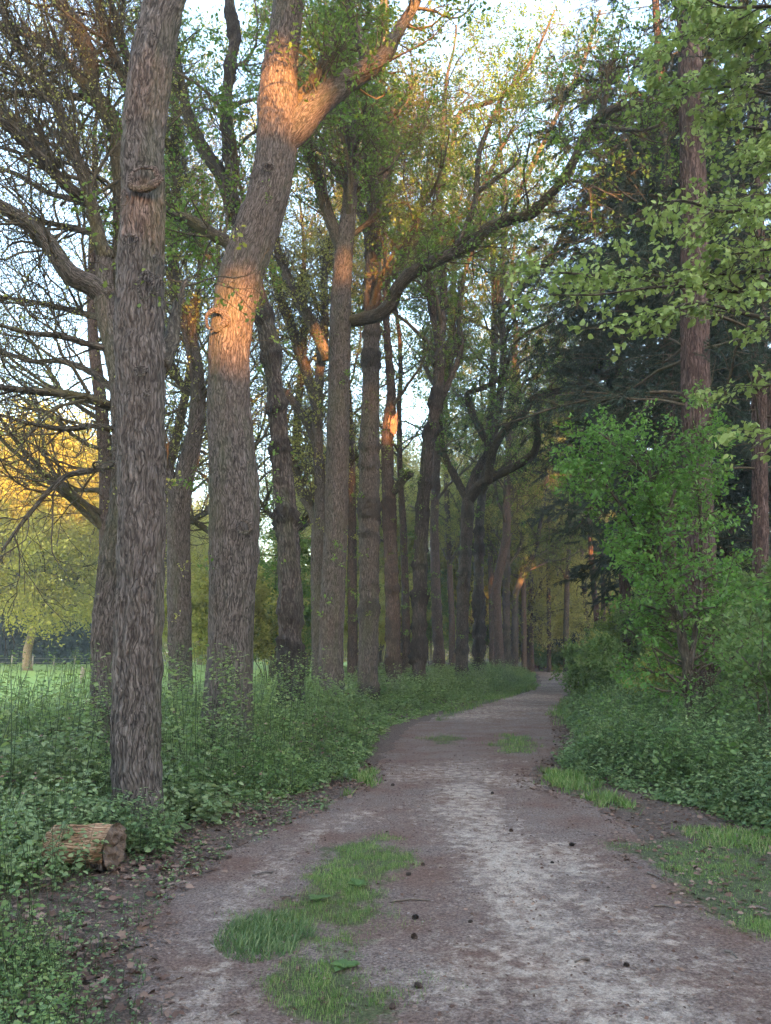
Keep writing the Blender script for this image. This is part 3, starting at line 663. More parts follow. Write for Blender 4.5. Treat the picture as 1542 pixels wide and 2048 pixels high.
# T7 knobbly
t7, _ = oak('pale knobbly oak with heavy dark burrs, right of the snapped thin tree', 77, 31,
  [(838, 1360, 36), (838, 1300, 34), (839, 1200, 34), (841, 1100, 33), (846, 1000, 31), (852, 950, 31), (855, 900, 30), (864, 850, 28), (874, 800, 28), (878, 740, 26), (880, 680, 25), (884, 620, 22), (888, 560, 20), (880, 500, 18), (878, 400, 15), (884, 300, 12), (890, 200, 10)],
  limbs=[([(878, 690, 18), (868, 640, 16), (858, 590, 15), (850, 540, 13), (846, 480, 10), (840, 400, 8)], 31, 31), ([(884, 380, 12), (920, 217, 11), (960, 212, 11), (1010, 190, 10), (1045, 150, 8), (1075, 100, 6), (1110, 20, 4)], 31, 29), ([(882, 460, 12), (930, 430, 10), (975, 360, 9), (1000, 300, 8), (1030, 250, 6)], 31, 29),
         ([(880, 800, 16), (900, 760, 14), (925, 700, 13), (915, 620, 12), (930, 540, 10), (960, 460, 7)], 31, 32)],
  mb_=M_OAKD, burr=.42, lump=.08, n1=14, n2=210, n3=1700, n4=6000, nleaf=26000, zcrown=(11, 29), top=(30, (0, 0)), bottom_sprouts=60, L1=6.5, lean_up=.03, lsize=.12, leafmat_=M_LNEW)
# T9 forking with an arching limb
t9, _ = oak('forked oak whose crooked limb arches right towards the path', 99, 37,
  [(924, 1355, 30), (924, 1300, 28), (926, 1200, 28), (930, 1120, 28), (934, 1050, 27), (937, 990, 26), (955, 940, 20), (985, 890, 18), (1000, 800, 16), (1008, 700, 15), (1000, 600, 14), (1010, 450, 12)],
  limbs=[([(934, 1000, 18), (915, 962, 16), (900, 935, 15), (885, 900, 13), (880, 850, 11), (872, 800, 8)], 37, 37),
         ([(938, 1000, 24), (960, 968, 22), (1000, 948, 20), (1040, 928, 18), (1068, 908, 17), (1076, 880, 15), (1072, 840, 13), (1080, 800, 9)], 37, 33),
         ([(975, 965, 20), (982, 920, 20), (990, 890, 19), (1010, 860, 18), (1045, 832, 17), (1062, 800, 16), (1095, 787, 15), (1130, 778, 13), (1155, 765, 11), (1180, 742, 7)], 36, 31),
         ([(985, 905, 16), (965, 870, 14), (950, 840, 14), (935, 800, 14), (932, 785, 12), (960, 778, 11), (990, 765, 10), (1012, 740, 8), (1025, 690, 7), (1060, 660, 6), (1110, 640, 4)], 36, 33),
         ([(1008, 470, 12), (1035, 390, 11), (1075, 310, 10), (1120, 220, 8), (1170, 120, 7), (1200, 20, 5)], 36.5, 33),
         ([(1003, 620, 11), (1060, 560, 10), (1110, 500, 9), (1150, 420, 8), (1210, 360, 6)], 36.5, 32),
         ([(1150, 768, 8), (1200, 760, 7), (1245, 748, 5), (1310, 748, 4)], 32, 28)],
  burr=.2, n1=16, n2=240, n3=1900, n4=6500, nleaf=30000, zcrown=(12, 30), top=(31, (0, 0)), bottom_sprouts=50, L1=6.5, lean_up=.03, lsize=.12, leafmat_=M_LNEW, limbdark=.5)
# the more distant trunks of the row
ROW = [
 ('rough oak with dark rings standing right against the forked oak', 41, [(958, 1360, 26), (958, 1250, 25), (957, 1150, 24), (958, 1050, 22), (965, 980, 20), (975, 900, 17), (985, 800, 15), (990, 650, 13), (985, 500, 10)], .42, M_OAKD),
 ('slim brown oak leaning slightly, seen just left of the forked oak', 45, [(880, 1335, 24), (874, 1250, 23), (871, 1150, 21), (868, 1050, 19), (872, 950, 17), (880, 800, 14), (905, 650, 12), (910, 500, 10)], .12, M_OAKR),
 ('slender oak with a bent bole near the far end of the row', 48, [(1000, 1342, 22), (995, 1250, 20), (992, 1180, 19), (1003, 1120, 19), (1013, 1080, 18), (1014, 980, 15), (1018, 850, 13), (1030, 700, 11)], .03, M_OAKR),
 ('straight dark oak tight beside the bent slender oak', 52, [(1014, 1335, 18), (1013, 1250, 17), (1012, 1150, 16), (1015, 1050, 14), (1025, 900, 12), (1035, 750, 10)], .3, M_OAKD),
 ('thin oak with a limb leaning right at the far end of the row', 55, [(1030, 1325, 15), (1030, 1250, 15), (1030, 1190, 14), (1045, 1150, 13), (1062, 1120, 11), (1075, 1090, 9)], .03, M_OAKD),
 ('brown back-row oak showing between the grey oak and ringed oak', 33, [(705, 1345, 22), (705, 1250, 20), (704, 1150, 19), (704, 1050, 18), (703, 950, 17), (700, 850, 15), (690, 700, 12)], .03, M_OAKR),
 ('reddish back-row oak between ringed oak and pale knobbly oak', 38, [(812, 1340, 17), (812, 1250, 17), (810, 1150, 15), (806, 1050, 14), (800, 950, 12), (798, 800, 10)], .03, M_OAKR),
 ('thin reddish oak in shade, behind the slim leaning oak', 55, [(904, 1325, 14), (904, 1250, 13), (900, 1150, 12), (896, 1050, 11), (890, 900, 9)], .02, M_OAKR),
 ('narrow oak pole at the shaded far end left of the path', 62, [(1048, 1318, 11), (1048, 1250, 11), (1047, 1180, 10), (1045, 1080, 8), (1040, 950, 7)], .0, M_OAKR),
 ('sunlit narrow trunk glowing orange at the far end of the row', 66, [(1062, 1310, 12), (1061, 1250, 12), (1061, 1180, 11), (1064, 1080, 9), (1064, 950, 7)], .0, M_OAKR),
 ('small trunk beside the path end, standing in bright bush', 64, [(1098, 1335, 9), (1098, 1250, 9), (1097, 1180, 8), (1096, 1080, 7), (1100, 950, 6)], .0, M_OAKD),
 ('dark trunk standing right where the path bends away', 61, [(1132, 1338, 12), (1132, 1250, 12), (1134, 1180, 11), (1138, 1080, 9), (1142, 900, 7)], .0, M_OAKD),
 ('grey oak pole behind the back of the bent slender oak', 57, [(984, 1330, 13), (984, 1250, 12), (982, 1150, 11), (978, 1050, 10), (970, 900, 8)], .0, M_OAKR),
 ('thin shaded trunk between the far orange trunk and path end', 70, [(1080, 1315, 8), (1080, 1250, 8), (1081, 1150, 7), (1082, 1000, 6)], .0, M_OAKD),
]
for i, (lb, D, tr, bu, m_) in enumerate(ROW):
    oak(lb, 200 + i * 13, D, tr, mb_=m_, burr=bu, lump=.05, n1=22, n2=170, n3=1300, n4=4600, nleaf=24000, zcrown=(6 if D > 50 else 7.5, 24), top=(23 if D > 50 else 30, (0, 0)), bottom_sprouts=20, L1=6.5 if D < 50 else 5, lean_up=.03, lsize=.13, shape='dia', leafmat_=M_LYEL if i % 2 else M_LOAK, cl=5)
# second row on the field side
oak('leaning old oak with long bare limbs, half hidden behind the nearest oak', 300, 11.5,
  [(208, 1420, 60), (206, 1330, 52), (207, 1250, 48), (212, 1180, 46), (222, 1110, 48), (236, 1050, 50), (246, 950, 46), (246, 850, 46), (240, 760, 46), (225, 680, 46), (213, 620, 46), (205, 560, 40), (210, 500, 30)],
  limbs=[([(215, 600, 44), (185, 568, 44), (150, 558, 42), (125, 530, 38), (108, 500, 36), (80, 465, 34), (40, 435, 30), (0, 412, 28), (-60, 380, 20)], 11.5, 10.8),
         ([(212, 520, 32), (195, 470, 26), (188, 420, 24), (165, 350, 24), (140, 280, 24), (118, 215, 22), (80, 150, 20), (40, 100, 17), (10, 40, 13), (-10, -40, 8)], 11.5, 11),
         ([(240, 640, 30), (238, 380, 24), (235, 260, 34), (205, 215, 34), (185, 180, 32), (180, 120, 32), (165, 80, 32), (140, 35, 30), (115, 0, 26), (90, -60, 18)], 12, 12),
         ([(188, 200, 30), (165, 165, 22), (130, 120, 22), (85, 85, 20), (40, 60, 18), (0, 55, 16), (-60, 50, 10)], 12, 12.5),
         ([(170, 400, 20), (130, 370, 24), (95, 330, 24), (55, 290, 24), (20, 255, 22), (-30, 220, 14)], 11.5, 10.5),
         ([(120, 330, 16), (80, 290, 20), (45, 260, 22), (5, 225, 20), (-50, 180, 12)], 11.5, 12.5),
         ([(280, 230, 24), (245, 150, 22), (225, 110, 22), (212, 60, 22), (195, 0, 20), (180, -60, 14)], 12, 12),
         ([(235, 260, 20), (225, 220, 18), (180, 195, 16), (110, 190, 15), (40, 190, 12), (0, 178, 10), (-50, 190, 7)], 12, 12.8),
         ([(285, 200, 18), (258, 130, 16), (240, 70, 14), (225, 20, 12), (212, -40, 9)], 12.2, 12.2),
         ([(232, 815, 20), (190, 800, 18), (140, 788, 16), (80, 784, 14), (30, 778, 12), (0, 775, 10), (-60, 760, 7)], 11.6, 10.5),
         ([(235, 925, 16), (190, 940, 13), (130, 950, 11), (90, 990, 9), (40, 1050, 7), (5, 1100, 5)], 11.5, 10),
         ([(205, 420, 14), (150, 400, 12), (90, 385, 10), (40, 350, 9), (-20, 330, 7)], 11.5, 13), ([(200, 470, 14), (140, 455, 12), (70, 440, 10), (0, 425, 8)], 11.5, 12.6),
         ([(228, 780, 14), (180, 740, 12), (120, 720, 10), (60, 725, 8), (0, 700, 6)], 11.6, 12.8), ([(215, 640, 14), (160, 625, 12), (100, 610, 10), (40, 600, 8), (-20, 590, 6)], 11.5, 13),
         ([(228, 700, 16), (180, 690, 13), (120, 670, 11), (60, 668, 9), (0, 650, 6)], 11.5, 10.5),
         ([(238, 860, 14), (190, 850, 11), (130, 860, 9), (70, 850, 7), (0, 830, 5)], 11.5, 10.3)],
  lump=.07, burr=.03, n1=0, n2=270, n3=1900, n4=6500, nleaf=9000, zcrown=(6.6, 12), top=(8.2, (0, 0)), bottom_sprouts=10, L1=5.0, lsize=.045, leafmat_=M_LYEL, cl=3, group='field-side oaks behind the row')
oak('forked oak in the field-side row, between the two nearest oaks', 310, 18,
  [(362, 1385, 52), (360, 1300, 50), (358, 1200, 50), (357, 1100, 48), (357, 1030, 50), (360, 985, 48)],
  limbs=[([(356, 1010, 36), (340, 960, 28), (330, 925, 24), (322, 880, 20), (318, 820, 14)], 18, 18.3),
         ([(360, 1010, 44), (368, 960, 42), (385, 890, 38), (395, 840, 34), (398, 780, 32), (390, 720, 30), (375, 650, 28), (350, 580, 24), (345, 500, 20), (355, 400, 18), (350, 300, 15)], 18, 18.5),
         ([(396, 790, 20), (360, 770, 16), (340, 720, 13), (330, 660, 11)], 18.2, 19),
         ([(352, 470, 16), (350, 340, 18), (356, 250, 16), (340, 130, 14)], 18.4, 19)],
  lump=.05, n1=0, n2=170, n3=1300, n4=4600, nleaf=7000, zcrown=(5, 11), top=(6, (0, 0)), bottom_sprouts=14, L1=4.5, lsize=.09, leafmat_=M_LYEL, group='field-side oaks behind the row')
oak('many-limbed oak in the field-side row behind the dark knobbly oak', 320, 27,
  [(640, 1370, 34), (638, 1300, 32), (636, 1200, 32), (636, 1130, 32), (637, 1080, 34), (638, 1040, 30)],
  limbs=[([(636, 1060, 22), (625, 1020, 22), (605, 990, 22), (594, 950, 16), (590, 900, 12)], 27, 28),
         ([(640, 1060, 26), (640, 980, 22), (636, 900, 22), (634, 820, 22), (640, 740, 20), (650, 650, 16)], 27, 27),
         ([(636, 900, 20), (620, 850, 20), (590, 810, 18), (570, 780, 12)], 27, 28),
         ([(634, 820, 22), (618, 760, 22), (596, 690, 22), (570, 620, 20), (548, 560, 16), (535, 480, 14), (530, 400, 10)], 27, 28),
         ([(655, 720, 22), (640, 680, 24), (620, 640, 24), (590, 590, 22), (560, 520, 20), (545, 460, 14)], 26.5, 26),
         ([(640, 740, 18), (650, 650, 18), (648, 560, 16), (655, 480, 13)], 27, 28)],
  lump=.05, n1=0, n2=160, n3=1200, n4=4200, nleaf=12000, zcrown=(5.5, 12), top=(6.4, (0, 0)), bottom_sprouts=20, L1=5, lsize=.1, leafmat_=M_LYEL, group='field-side oaks behind the row')
mb = MB(); pb = surf(196, 1210, 11.5, .1)      # burr with whiskers on the leaning oak
rng = np.random.default_rng(8)

# ------------------------------------------------------------------ generic woodland trees (one of each kind, copied)
def wood_tree(name, seed, H, r0, label, group, bark_, leaf_, n1, n2, n3, n4, nl, ls, z0, L1, up=.05, lean=(0, 0), flat=0, cl=5, shape='dia'):
    rng = np.random.default_rng(seed); root = empty(name, (0, 0, 0), label, 'tree', group)
    n = 12; P = np.zeros((n, 3)); P[:, 2] = np.linspace(-.1, H, n); P[1:, :2] = np.cumsum(rng.normal(size=(n - 1, 2)) * .22 + np.array(lean) / n, 0)
    R = r0 * (1 - .85 * (np.linspace(0, 1, n)) ** 1.2)
    mb = MB(); Q, r = big_tube(mb, P, R, k=14, step=.3, seed=seed, flare=.3, lump=.06); mb.build('trunk', bark_, root)
    s = Q[:, 2] > z0; tP, tR = stack([Q[s]], [r[s]], 24)
    tw = MB(); a, ar = grow(rng, tP, tR, n1, 0, .98, (.6, 1.25), L1, 10, .16, up, .45, .2, flat=flat); tube_batch(tw, a, np.maximum(ar, .01), 5)
    b, br = grow(rng, a, ar, n2, .1, 1, (.4, 1.1), L1 * .45, 7, .2, .02, .5, .3, flat=flat); tube_batch(tw, b, np.maximum(br, .008), 4)
    c, cr = grow(rng, np.concatenate([b, stack(list(a), list(ar), 7)[0]]), np.concatenate([br, stack(list(a), list(ar), 7)[1]]), n3, .1, 1, (.4, 1.2), L1 * .24, 5, .25, .0, .5, .4, flat=flat); tube_batch(tw, c, np.clip(cr, .006, .015), 3)
    d, dr = grow(rng, c, cr, n4, .1, 1, (.4, 1.2), L1 * .12, 3, .3, 0, .5, .5, flat=flat)
    if n4 and name != 'golden_tree': tube_batch(tw, d, np.clip(dr, .004, .008), 3)
    tag(tw.build('twigs', M_TWIG, root), kind='stuff')
    lf = MB(); leaf_on(lf, rng, d, nl, ls, shape, spread=ls * 1.6, cl=cl, tmin=0.1); lf.build('crown', leaf_, root, smooth=False)
    root['h'] = H; return root
def fir_tree(name, seed, H, r0, label, group, z0, L, nb, nn, drop=.12, bark_=None):
    rng = np.random.default_rng(seed); root = empty(name, (0, 0, 0), label, 'tree', group)
    P = np.zeros((8, 3)); P[:, 2] = np.linspace(-.1, H, 8); P[1:, :2] = np.cumsum(rng.normal(size=(7, 2)) * .08, 0); R = r0 * (1 - .92 * np.linspace(0, 1, 8))
    mb = MB(); Q, r = big_tube(mb, P, R, k=18, step=.2, seed=seed, flare=.3, lump=.04); mb.build('trunk', bark_ or M_FIR, root)
    s = Q[:, 2] > z0; tP, tR = stack([Q[s]], [r[s]], 24); tw = MB()
    a, ar = grow(rng, tP, tR, nb, 0, 1, (1.2, 1.7), L, 8, .08, -drop * .4, .22, .2); a[:, :, 2] -= (np.linspace(0, 1, 8) ** 2)[None] * drop * L
    tube_batch(tw, a, np.maximum(ar, .008), 4)
    b, br = grow(rng, a, ar, nb * 9, .12, 1, (.5, 1.0), L * .34, 5, .1, -.08, .5, .3, flat=.5); tube_batch(tw, b, np.clip(br, .005, .012), 3)
    tag(tw.build('twigs', M_TWIG, root), kind='stuff')
    lf = MB(); C = b; i = rng.choice(len(C), nn); x = rng.uniform(0, 1, nn) * 4; k = np.minimum(x.astype(int), 3); f = (x - k)[:, None]
    O = C[i, k] * (1 - f) + C[i, k + 1] * f; T = norm(C[i, k + 1] - C[i, k])
    D = norm(T + rng.normal(size=T.shape) * .45 + np.array([0, 0, -.35])); leaves(lf, O, D, norm(rng.normal(size=T.shape) * .6 + [0, 0, 1]), rng.uniform(.16, .34, nn), 'needle', rng.uniform(0, 1, nn))
    lf.build('crown', M_NEED, root, smooth=False); return root
def place(proto, x, y, rz, s=1.0, label=None, group=None, first=[]):
    if proto.name in first: o = copy_tree(proto)
    else: first.append(proto.name); o = proto
    o.location = (x, y, 0); o.rotation_euler = (0, 0, rz); o.scale = (s, s, s)
    if label: o['label'] = label
    if group: o['group'] = group
    return o
rg = np.random.default_rng(77)
G1 = 'leafy oaks of the far wood'; 
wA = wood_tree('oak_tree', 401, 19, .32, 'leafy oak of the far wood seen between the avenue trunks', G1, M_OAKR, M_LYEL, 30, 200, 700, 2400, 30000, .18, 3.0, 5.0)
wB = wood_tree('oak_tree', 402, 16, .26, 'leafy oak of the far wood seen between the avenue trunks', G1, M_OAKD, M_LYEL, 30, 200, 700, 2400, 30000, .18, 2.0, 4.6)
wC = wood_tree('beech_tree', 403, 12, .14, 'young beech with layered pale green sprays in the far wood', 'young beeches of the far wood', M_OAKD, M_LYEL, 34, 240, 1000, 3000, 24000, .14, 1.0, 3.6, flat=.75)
for w_ in (wA, wB, wC): reg_kids(w_)
spots = []
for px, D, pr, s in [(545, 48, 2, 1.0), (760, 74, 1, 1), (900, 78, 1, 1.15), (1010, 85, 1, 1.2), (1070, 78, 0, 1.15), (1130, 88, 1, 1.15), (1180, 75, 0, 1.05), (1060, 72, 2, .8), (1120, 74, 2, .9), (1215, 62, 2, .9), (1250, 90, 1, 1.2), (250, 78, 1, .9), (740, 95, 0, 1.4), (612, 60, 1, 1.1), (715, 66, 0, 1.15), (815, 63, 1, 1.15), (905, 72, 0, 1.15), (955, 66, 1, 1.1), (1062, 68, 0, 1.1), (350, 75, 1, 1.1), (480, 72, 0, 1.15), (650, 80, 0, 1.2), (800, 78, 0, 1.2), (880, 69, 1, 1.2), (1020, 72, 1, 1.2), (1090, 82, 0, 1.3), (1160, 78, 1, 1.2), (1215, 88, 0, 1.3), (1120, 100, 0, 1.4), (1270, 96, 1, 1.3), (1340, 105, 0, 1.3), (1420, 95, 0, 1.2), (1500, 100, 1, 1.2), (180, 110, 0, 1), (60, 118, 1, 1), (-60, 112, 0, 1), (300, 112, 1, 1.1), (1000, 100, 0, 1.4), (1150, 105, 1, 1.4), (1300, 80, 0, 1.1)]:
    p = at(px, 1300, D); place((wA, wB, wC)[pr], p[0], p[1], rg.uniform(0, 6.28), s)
# avenue companions whose crowns fill the middle heights
# golden field tree
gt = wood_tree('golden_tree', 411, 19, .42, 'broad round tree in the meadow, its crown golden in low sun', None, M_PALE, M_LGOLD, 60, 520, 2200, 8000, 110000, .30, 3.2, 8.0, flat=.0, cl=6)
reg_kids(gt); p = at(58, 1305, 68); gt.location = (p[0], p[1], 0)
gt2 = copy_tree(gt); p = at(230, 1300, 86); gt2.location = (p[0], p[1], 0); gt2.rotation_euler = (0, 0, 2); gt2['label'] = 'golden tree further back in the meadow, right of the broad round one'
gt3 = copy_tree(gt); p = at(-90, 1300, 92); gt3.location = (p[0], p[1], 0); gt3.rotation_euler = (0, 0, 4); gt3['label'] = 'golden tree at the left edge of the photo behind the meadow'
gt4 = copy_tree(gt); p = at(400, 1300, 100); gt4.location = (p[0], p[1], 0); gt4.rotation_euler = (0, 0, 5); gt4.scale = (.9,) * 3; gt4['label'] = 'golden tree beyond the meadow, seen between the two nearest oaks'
G2 = 'bare-twigged oaks of the field side'
wD = wood_tree('oak_tree', 421, 20, .30, 'wide bare-twigged oak filling the sky above the meadow edge', G2, M_OAKR, M_LYEL, 26, 200, 1300, 4500, 18000, .08, 4.5, 7.0, cl=3)
reg_kids(wD)
for (px, D, s, lb) in [(232, 23, 1, 'wide bare-twigged oak hidden behind the leaning old oak'), (285, 31, 1.1, 'wide bare-twigged oak standing directly behind the nearest oak'), (470, 30, 1.05, 'wide bare-twigged oak standing behind the thick bent oak'), (575, 37, 1.2, 'wide bare-twigged oak standing behind the dark knobbly oak')]:
    p = at(px, 1300, D); place(wD, p[0], p[1], rg.uniform(0, 6.28), s, lb)
# dark hedge at the back of the meadow
def hedge(name, A, B, H, Wd, n, ls, m_, label, cat='hedge', seed=1):
    rng = np.random.default_rng(seed); A = np.array(A, float); B = np.array(B, float); t = rng.uniform(0, 1, n); d = B - A; L = np.linalg.norm(d); d /= L; nn = np.array([-d[1], d[0]])
    hh = H * (1 + .18 * noise(np.stack([t * L * .25, t * 0, t * 0], -1), seed)); z = hh * rng.uniform(0, 1, n) ** .75; x_ = rng.uniform(-1, 1, n) * Wd * np.sqrt(np.clip(1 - (z / (hh * 1.1)) ** 3, .05, 1))
    C = np.stack([A[0] + d[0] * t * L + nn[0] * x_, A[1] + d[1] * t * L + nn[1] * x_, z], -1)
    root = empty(name, (A[0], A[1], 0), label, cat)
    lf = MB(); leaves(lf, C, rng.normal(size=C.shape), norm(rng.normal(size=C.shape) + [0, -.4, .6]), ls * rng.uniform(.7, 1.3, n), 'oval', rng.uniform(0, 1, n)); lf.build('foliage', m_, root, loc=(A[0], A[1], 0), smooth=False)
    st = MB(); k = max(4, int(L * 1.2)); tt = np.linspace(.01, .99, k); S = np.stack([A[0] + d[0] * tt * L, A[1] + d[1] * tt * L, tt * 0 - .05], -1); E = S + np.stack([rng.normal(size=k) * .2, rng.normal(size=k) * .2, H * .8 + 0 * tt], -1)
    PP = np.stack([S, (S + E) / 2 + rng.normal(size=(k, 3)) * .08, E], 1); tube_batch(st, PP, np.tile([[.05, .04, .015]], (k, 1)), 5); st.build('stems', M_TWIG, root, loc=(A[0], A[1], 0))['kind'] = 'stuff'
    return root
a = at(-160, 1300, 104); b = at(300, 1300, 104)
hedge('hedge', a[:2], b[:2], 10.5, 3.0, 60000, .5, M_HEDGE, 'long dark evergreen hedge along the back of the meadow', seed=3)
a = at(280, 1300, 128); b = at(1750, 1300, 128)
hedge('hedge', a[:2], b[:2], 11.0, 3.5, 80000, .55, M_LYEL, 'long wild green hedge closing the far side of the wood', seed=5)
# meadow fence
FEN = [(8, 1318, 12), (150, 1318, 14)]
fr = empty('post_fence', tuple(at(-60, 1320, 96)), 'low wire fence on thin pale posts across the back of the meadow', 'fence'); fr.location.z = 0
fy = 90.0
for i, px in enumerate(range(-60, 330, 42)):
    p = at(px, 1318, fy); mb = MB(); big_tube(mb, [[p[0], fy, -.1], [p[0], fy, .6], [p[0], fy, 1.25]], [.09, .09, .085], k=8, step=.2, seed=i, lump=.02); mb.build('post', M_POST, fr, loc=(p[0], fy, 0))
for z in (.5, .95):
    a, b = at(-60, 1318, fy), at(330, 1318, fy); mb = MB(); tube_batch(mb, np.array([[[a[0], fy, z], [(a[0] + b[0]) / 2, fy, z - .03], [b[0], fy, z]]]), np.full((1, 3), .012), 5); mb.build('wire', M_POST, fr, loc=(a[0], fy, z))
p = gnd(163, 1372); mb = MB(); big_tube(mb, [[p[0], p[1], -.1], [p[0], p[1], .5], [p[0] + .02, p[1], .95]], [.10, .1, .09], k=10, step=.15, seed=4, lump=.03)
tag(mb.build('marker_post', M_POST, None, loc=(p[0], p[1], 0)), 'short weathered wooden post standing alone in the meadow', 'post')

# ------------------------------------------------------------------ right side: firs and shrubs
def big_fir(label, seed, D, trunk, top, z0, L, nb, nn, r=None, group='big firs beside the path'):
    rng = np.random.default_rng(seed); P, R = px_line(trunk, D); g0 = np.array([P[0][0], P[0][1], -.1]); P = np.concatenate([[g0], P]); R = np.concatenate([[R[0]], R])
    while P[-1][2] < top: P = np.concatenate([P, [P[-1] + [0, 0, 2.0]]]); R = np.concatenate([R, [R[-1] * .88]])
    root = empty('fir_tree', (g0[0], g0[1], 0), label, 'tree', group); mb = MB(); Q, r = big_tube(mb, P, R, k=64, step=.06, seed=seed, flare=.3, lump=.035, ridge=.02, fis=.012); mb.build('trunk', M_FIR, root, loc=(g0[0], g0[1], 0))
    s = Q[:, 2] > z0; tP, tR = stack([Q[s]], [r[s]], 24); tw = MB()
    a, ar = grow(rng, tP, tR, nb, 0, 1, (1.2, 1.8), L, 10, .10, -.03, .16, .2); tube_batch(tw, a, np.clip(ar, .012, .05), 5)
    b, br = grow(rng, a, ar, nb * 12, .15, 1, (.5, 1.1), L * .32, 6, .14, -.08, .5, .3, flat=.5); tube_batch(tw, b, np.clip(br, .004, .012), 3)
    c, cr = grow(rng, b, br, nb * 40, .1, 1, (.5, 1.1), L * .13, 4, .14, -.10, .5, .3, flat=.3); tube_batch(tw, c, np.clip(cr, .003, .006), 3)
    tag(tw.build('twigs', M_TWIG, root, loc=(g0[0], g0[1], 0)), kind='stuff'); lf = MB()
    i = rng.choice(len(c), nn); x = rng.uniform(0, 1, nn) * 3; k = np.minimum(x.astype(int), 2); f = (x - k)[:, None]; O = c[i, k] * (1 - f) + c[i, k + 1] * f; T = norm(c[i, k + 1] - c[i, k])
    leaves(lf, O, norm(T + rng.normal(size=T.shape) * .5 + [0, 0, -.3]), norm(rng.normal(size=T.shape) * .6 + [0, 0, 1]), rng.uniform(.06, .15, nn), 'needle', rng.uniform(0, 1, nn)); lf.build('crown', M_NEED, root, loc=(g0[0], g0[1], 0), smooth=False)
    return root
f1 = big_fir('huge red-brown fir trunk rising behind the bright green maple', 501, 15.5, [(1412, 1430, 92), (1408, 1340, 84), (1404, 1240, 76), (1398, 1100, 66), (1394, 900, 60), (1390, 700, 60), (1388, 500, 56), (1385, 300, 52), (1380, 100, 50), (1378, 0, 48)], 26, 5.5, 4.4, 70, 170000)
f2 = big_fir('slim grey trunk standing in the brambles left of the bright maple', 502, 30, [(1258, 1390, 26), (1254, 1300, 24), (1250, 1200, 22), (1246, 1100, 20), (1244, 1000, 19), (1240, 800, 17), (1236, 600, 15), (1232, 400, 13)], 24, 9, 4.6, 50, 60000)
f3 = big_fir('dark fir trunk at the right edge of the photo', 503, 20, [(1525, 1400, 34), (1522, 1200, 32), (1520, 1000, 32), (1518, 800, 30), (1516, 600, 28), (1514, 300, 26)], 24, 5, 4.5, 60, 130000)
f4 = big_fir('second dark fir, half hidden directly behind the huge fir trunk', 504, 24, [(1340, 1380, 26), (1340, 1000, 24), (1336, 600, 24), (1332, 300, 22)], 26, 7, 5.5, 70, 150000)
ff = fir_tree('fir_tree', 511, 23, .26, 'dark fir of the shaded wood on the right', 'dark firs of the right-hand wood', 4.5, 4.2, 80, 100000)
fp = fir_tree('fir_tree', 512, 24, .22, 'dark fir of the shaded wood on the right', 'dark firs of the right-hand wood', 9, 3.8, 64, 75000)
reg_kids(ff); reg_kids(fp)
for px, D, k, s in [(1195, 48, 1, 1), (1210, 56, 1, .95), (1290, 36, 0, 1), (1430, 28, 0, 1), (1480, 36, 1, 1), (1580, 26, 0, 1.1), (1390, 46, 0, 1.1), (1540, 42, 0, 1.1), (1330, 60, 0, 1.2), (1460, 60, 0, 1.2), (1600, 55, 0, 1.2), (1700, 30, 0, 1), (1176, 66, 1, 1.1), (1680, 44, 0, 1.1), (1470, 29, 0, 1), (1335, 27, 1, 1.05), (1400, 29.5, 0, 1.1), (1310, 33, 1, 1.05)]:
    p = at(px, 1300, D); place((ff, fp)[k], p[0], p[1], rg.uniform(0, 6.28), s if D < 34 or px < 1240 else s * .62)

def shrub(name, x, y, seed, H, Wd, label, cat, leaf_, nst, nl, ls, shape='oval', group=None, flat=.3, stem_r=.02, bark_=None, cl=4, up=.05, hang=.0, gravity=0):
    rng = np.random.default_rng(seed); root = empty(name, (x, y, 0), label, cat, group); tw = MB()
    z = float(h_ground(np.array([x]), np.array([y]))[0]) - .05
    n = 9; a = rng.uniform(0, 6.28, nst); sp = rng.uniform(.1, 1, nst); P = np.zeros((nst, n, 3)); P[:, 0] = np.stack([x + np.cos(a) * .15, y + np.sin(a) * .15, a * 0 + z], -1)
    tgt = np.stack([x + np.cos(a) * sp * Wd, y + np.sin(a) * sp * Wd, H * (1 - .45 * sp ** 2) * rng.uniform(.65, 1.0, nst)], -1)
    for j in range(1, n):
        f = j / (n - 1); P[:, j] = P[:, 0] * (1 - f) + tgt * f; P[:, j, 2] += math.sin(f * PI) * H * .12; P[:, j] += rng.normal(size=(nst, 3)) * .05
    R = np.linspace(1, .25, n)[None] * stem_r * rng.uniform(.6, 1.3, (nst, 1)); tube_batch(tw, P, R, 6)
    b, br = grow(rng, P, R, nst * 8, .2, 1, (.5, 1.2), Wd * .55, 6, .2, up, .55, .3, flat=flat); tube_batch(tw, b, np.clip(br, .003, .02), 4)
    c, cr = grow(rng, b, br, nst * 40, .1, 1, (.5, 1.2), Wd * .24, 4, .2, 0, .5, .4, flat=flat); tube_batch(tw, c, np.clip(cr, .002, .005), 3)
    tw.build('stems', bark_ or M_TWIG, root, loc=(x, y, 0))['kind'] = 'stuff'
    lf = MB(); leaf_on(lf, rng, c, nl, ls, shape, spread=ls * .7, cl=cl, tmin=0, hang=hang); lf.build('foliage', leaf_, root, loc=(x, y, 0), smooth=False)
    return root
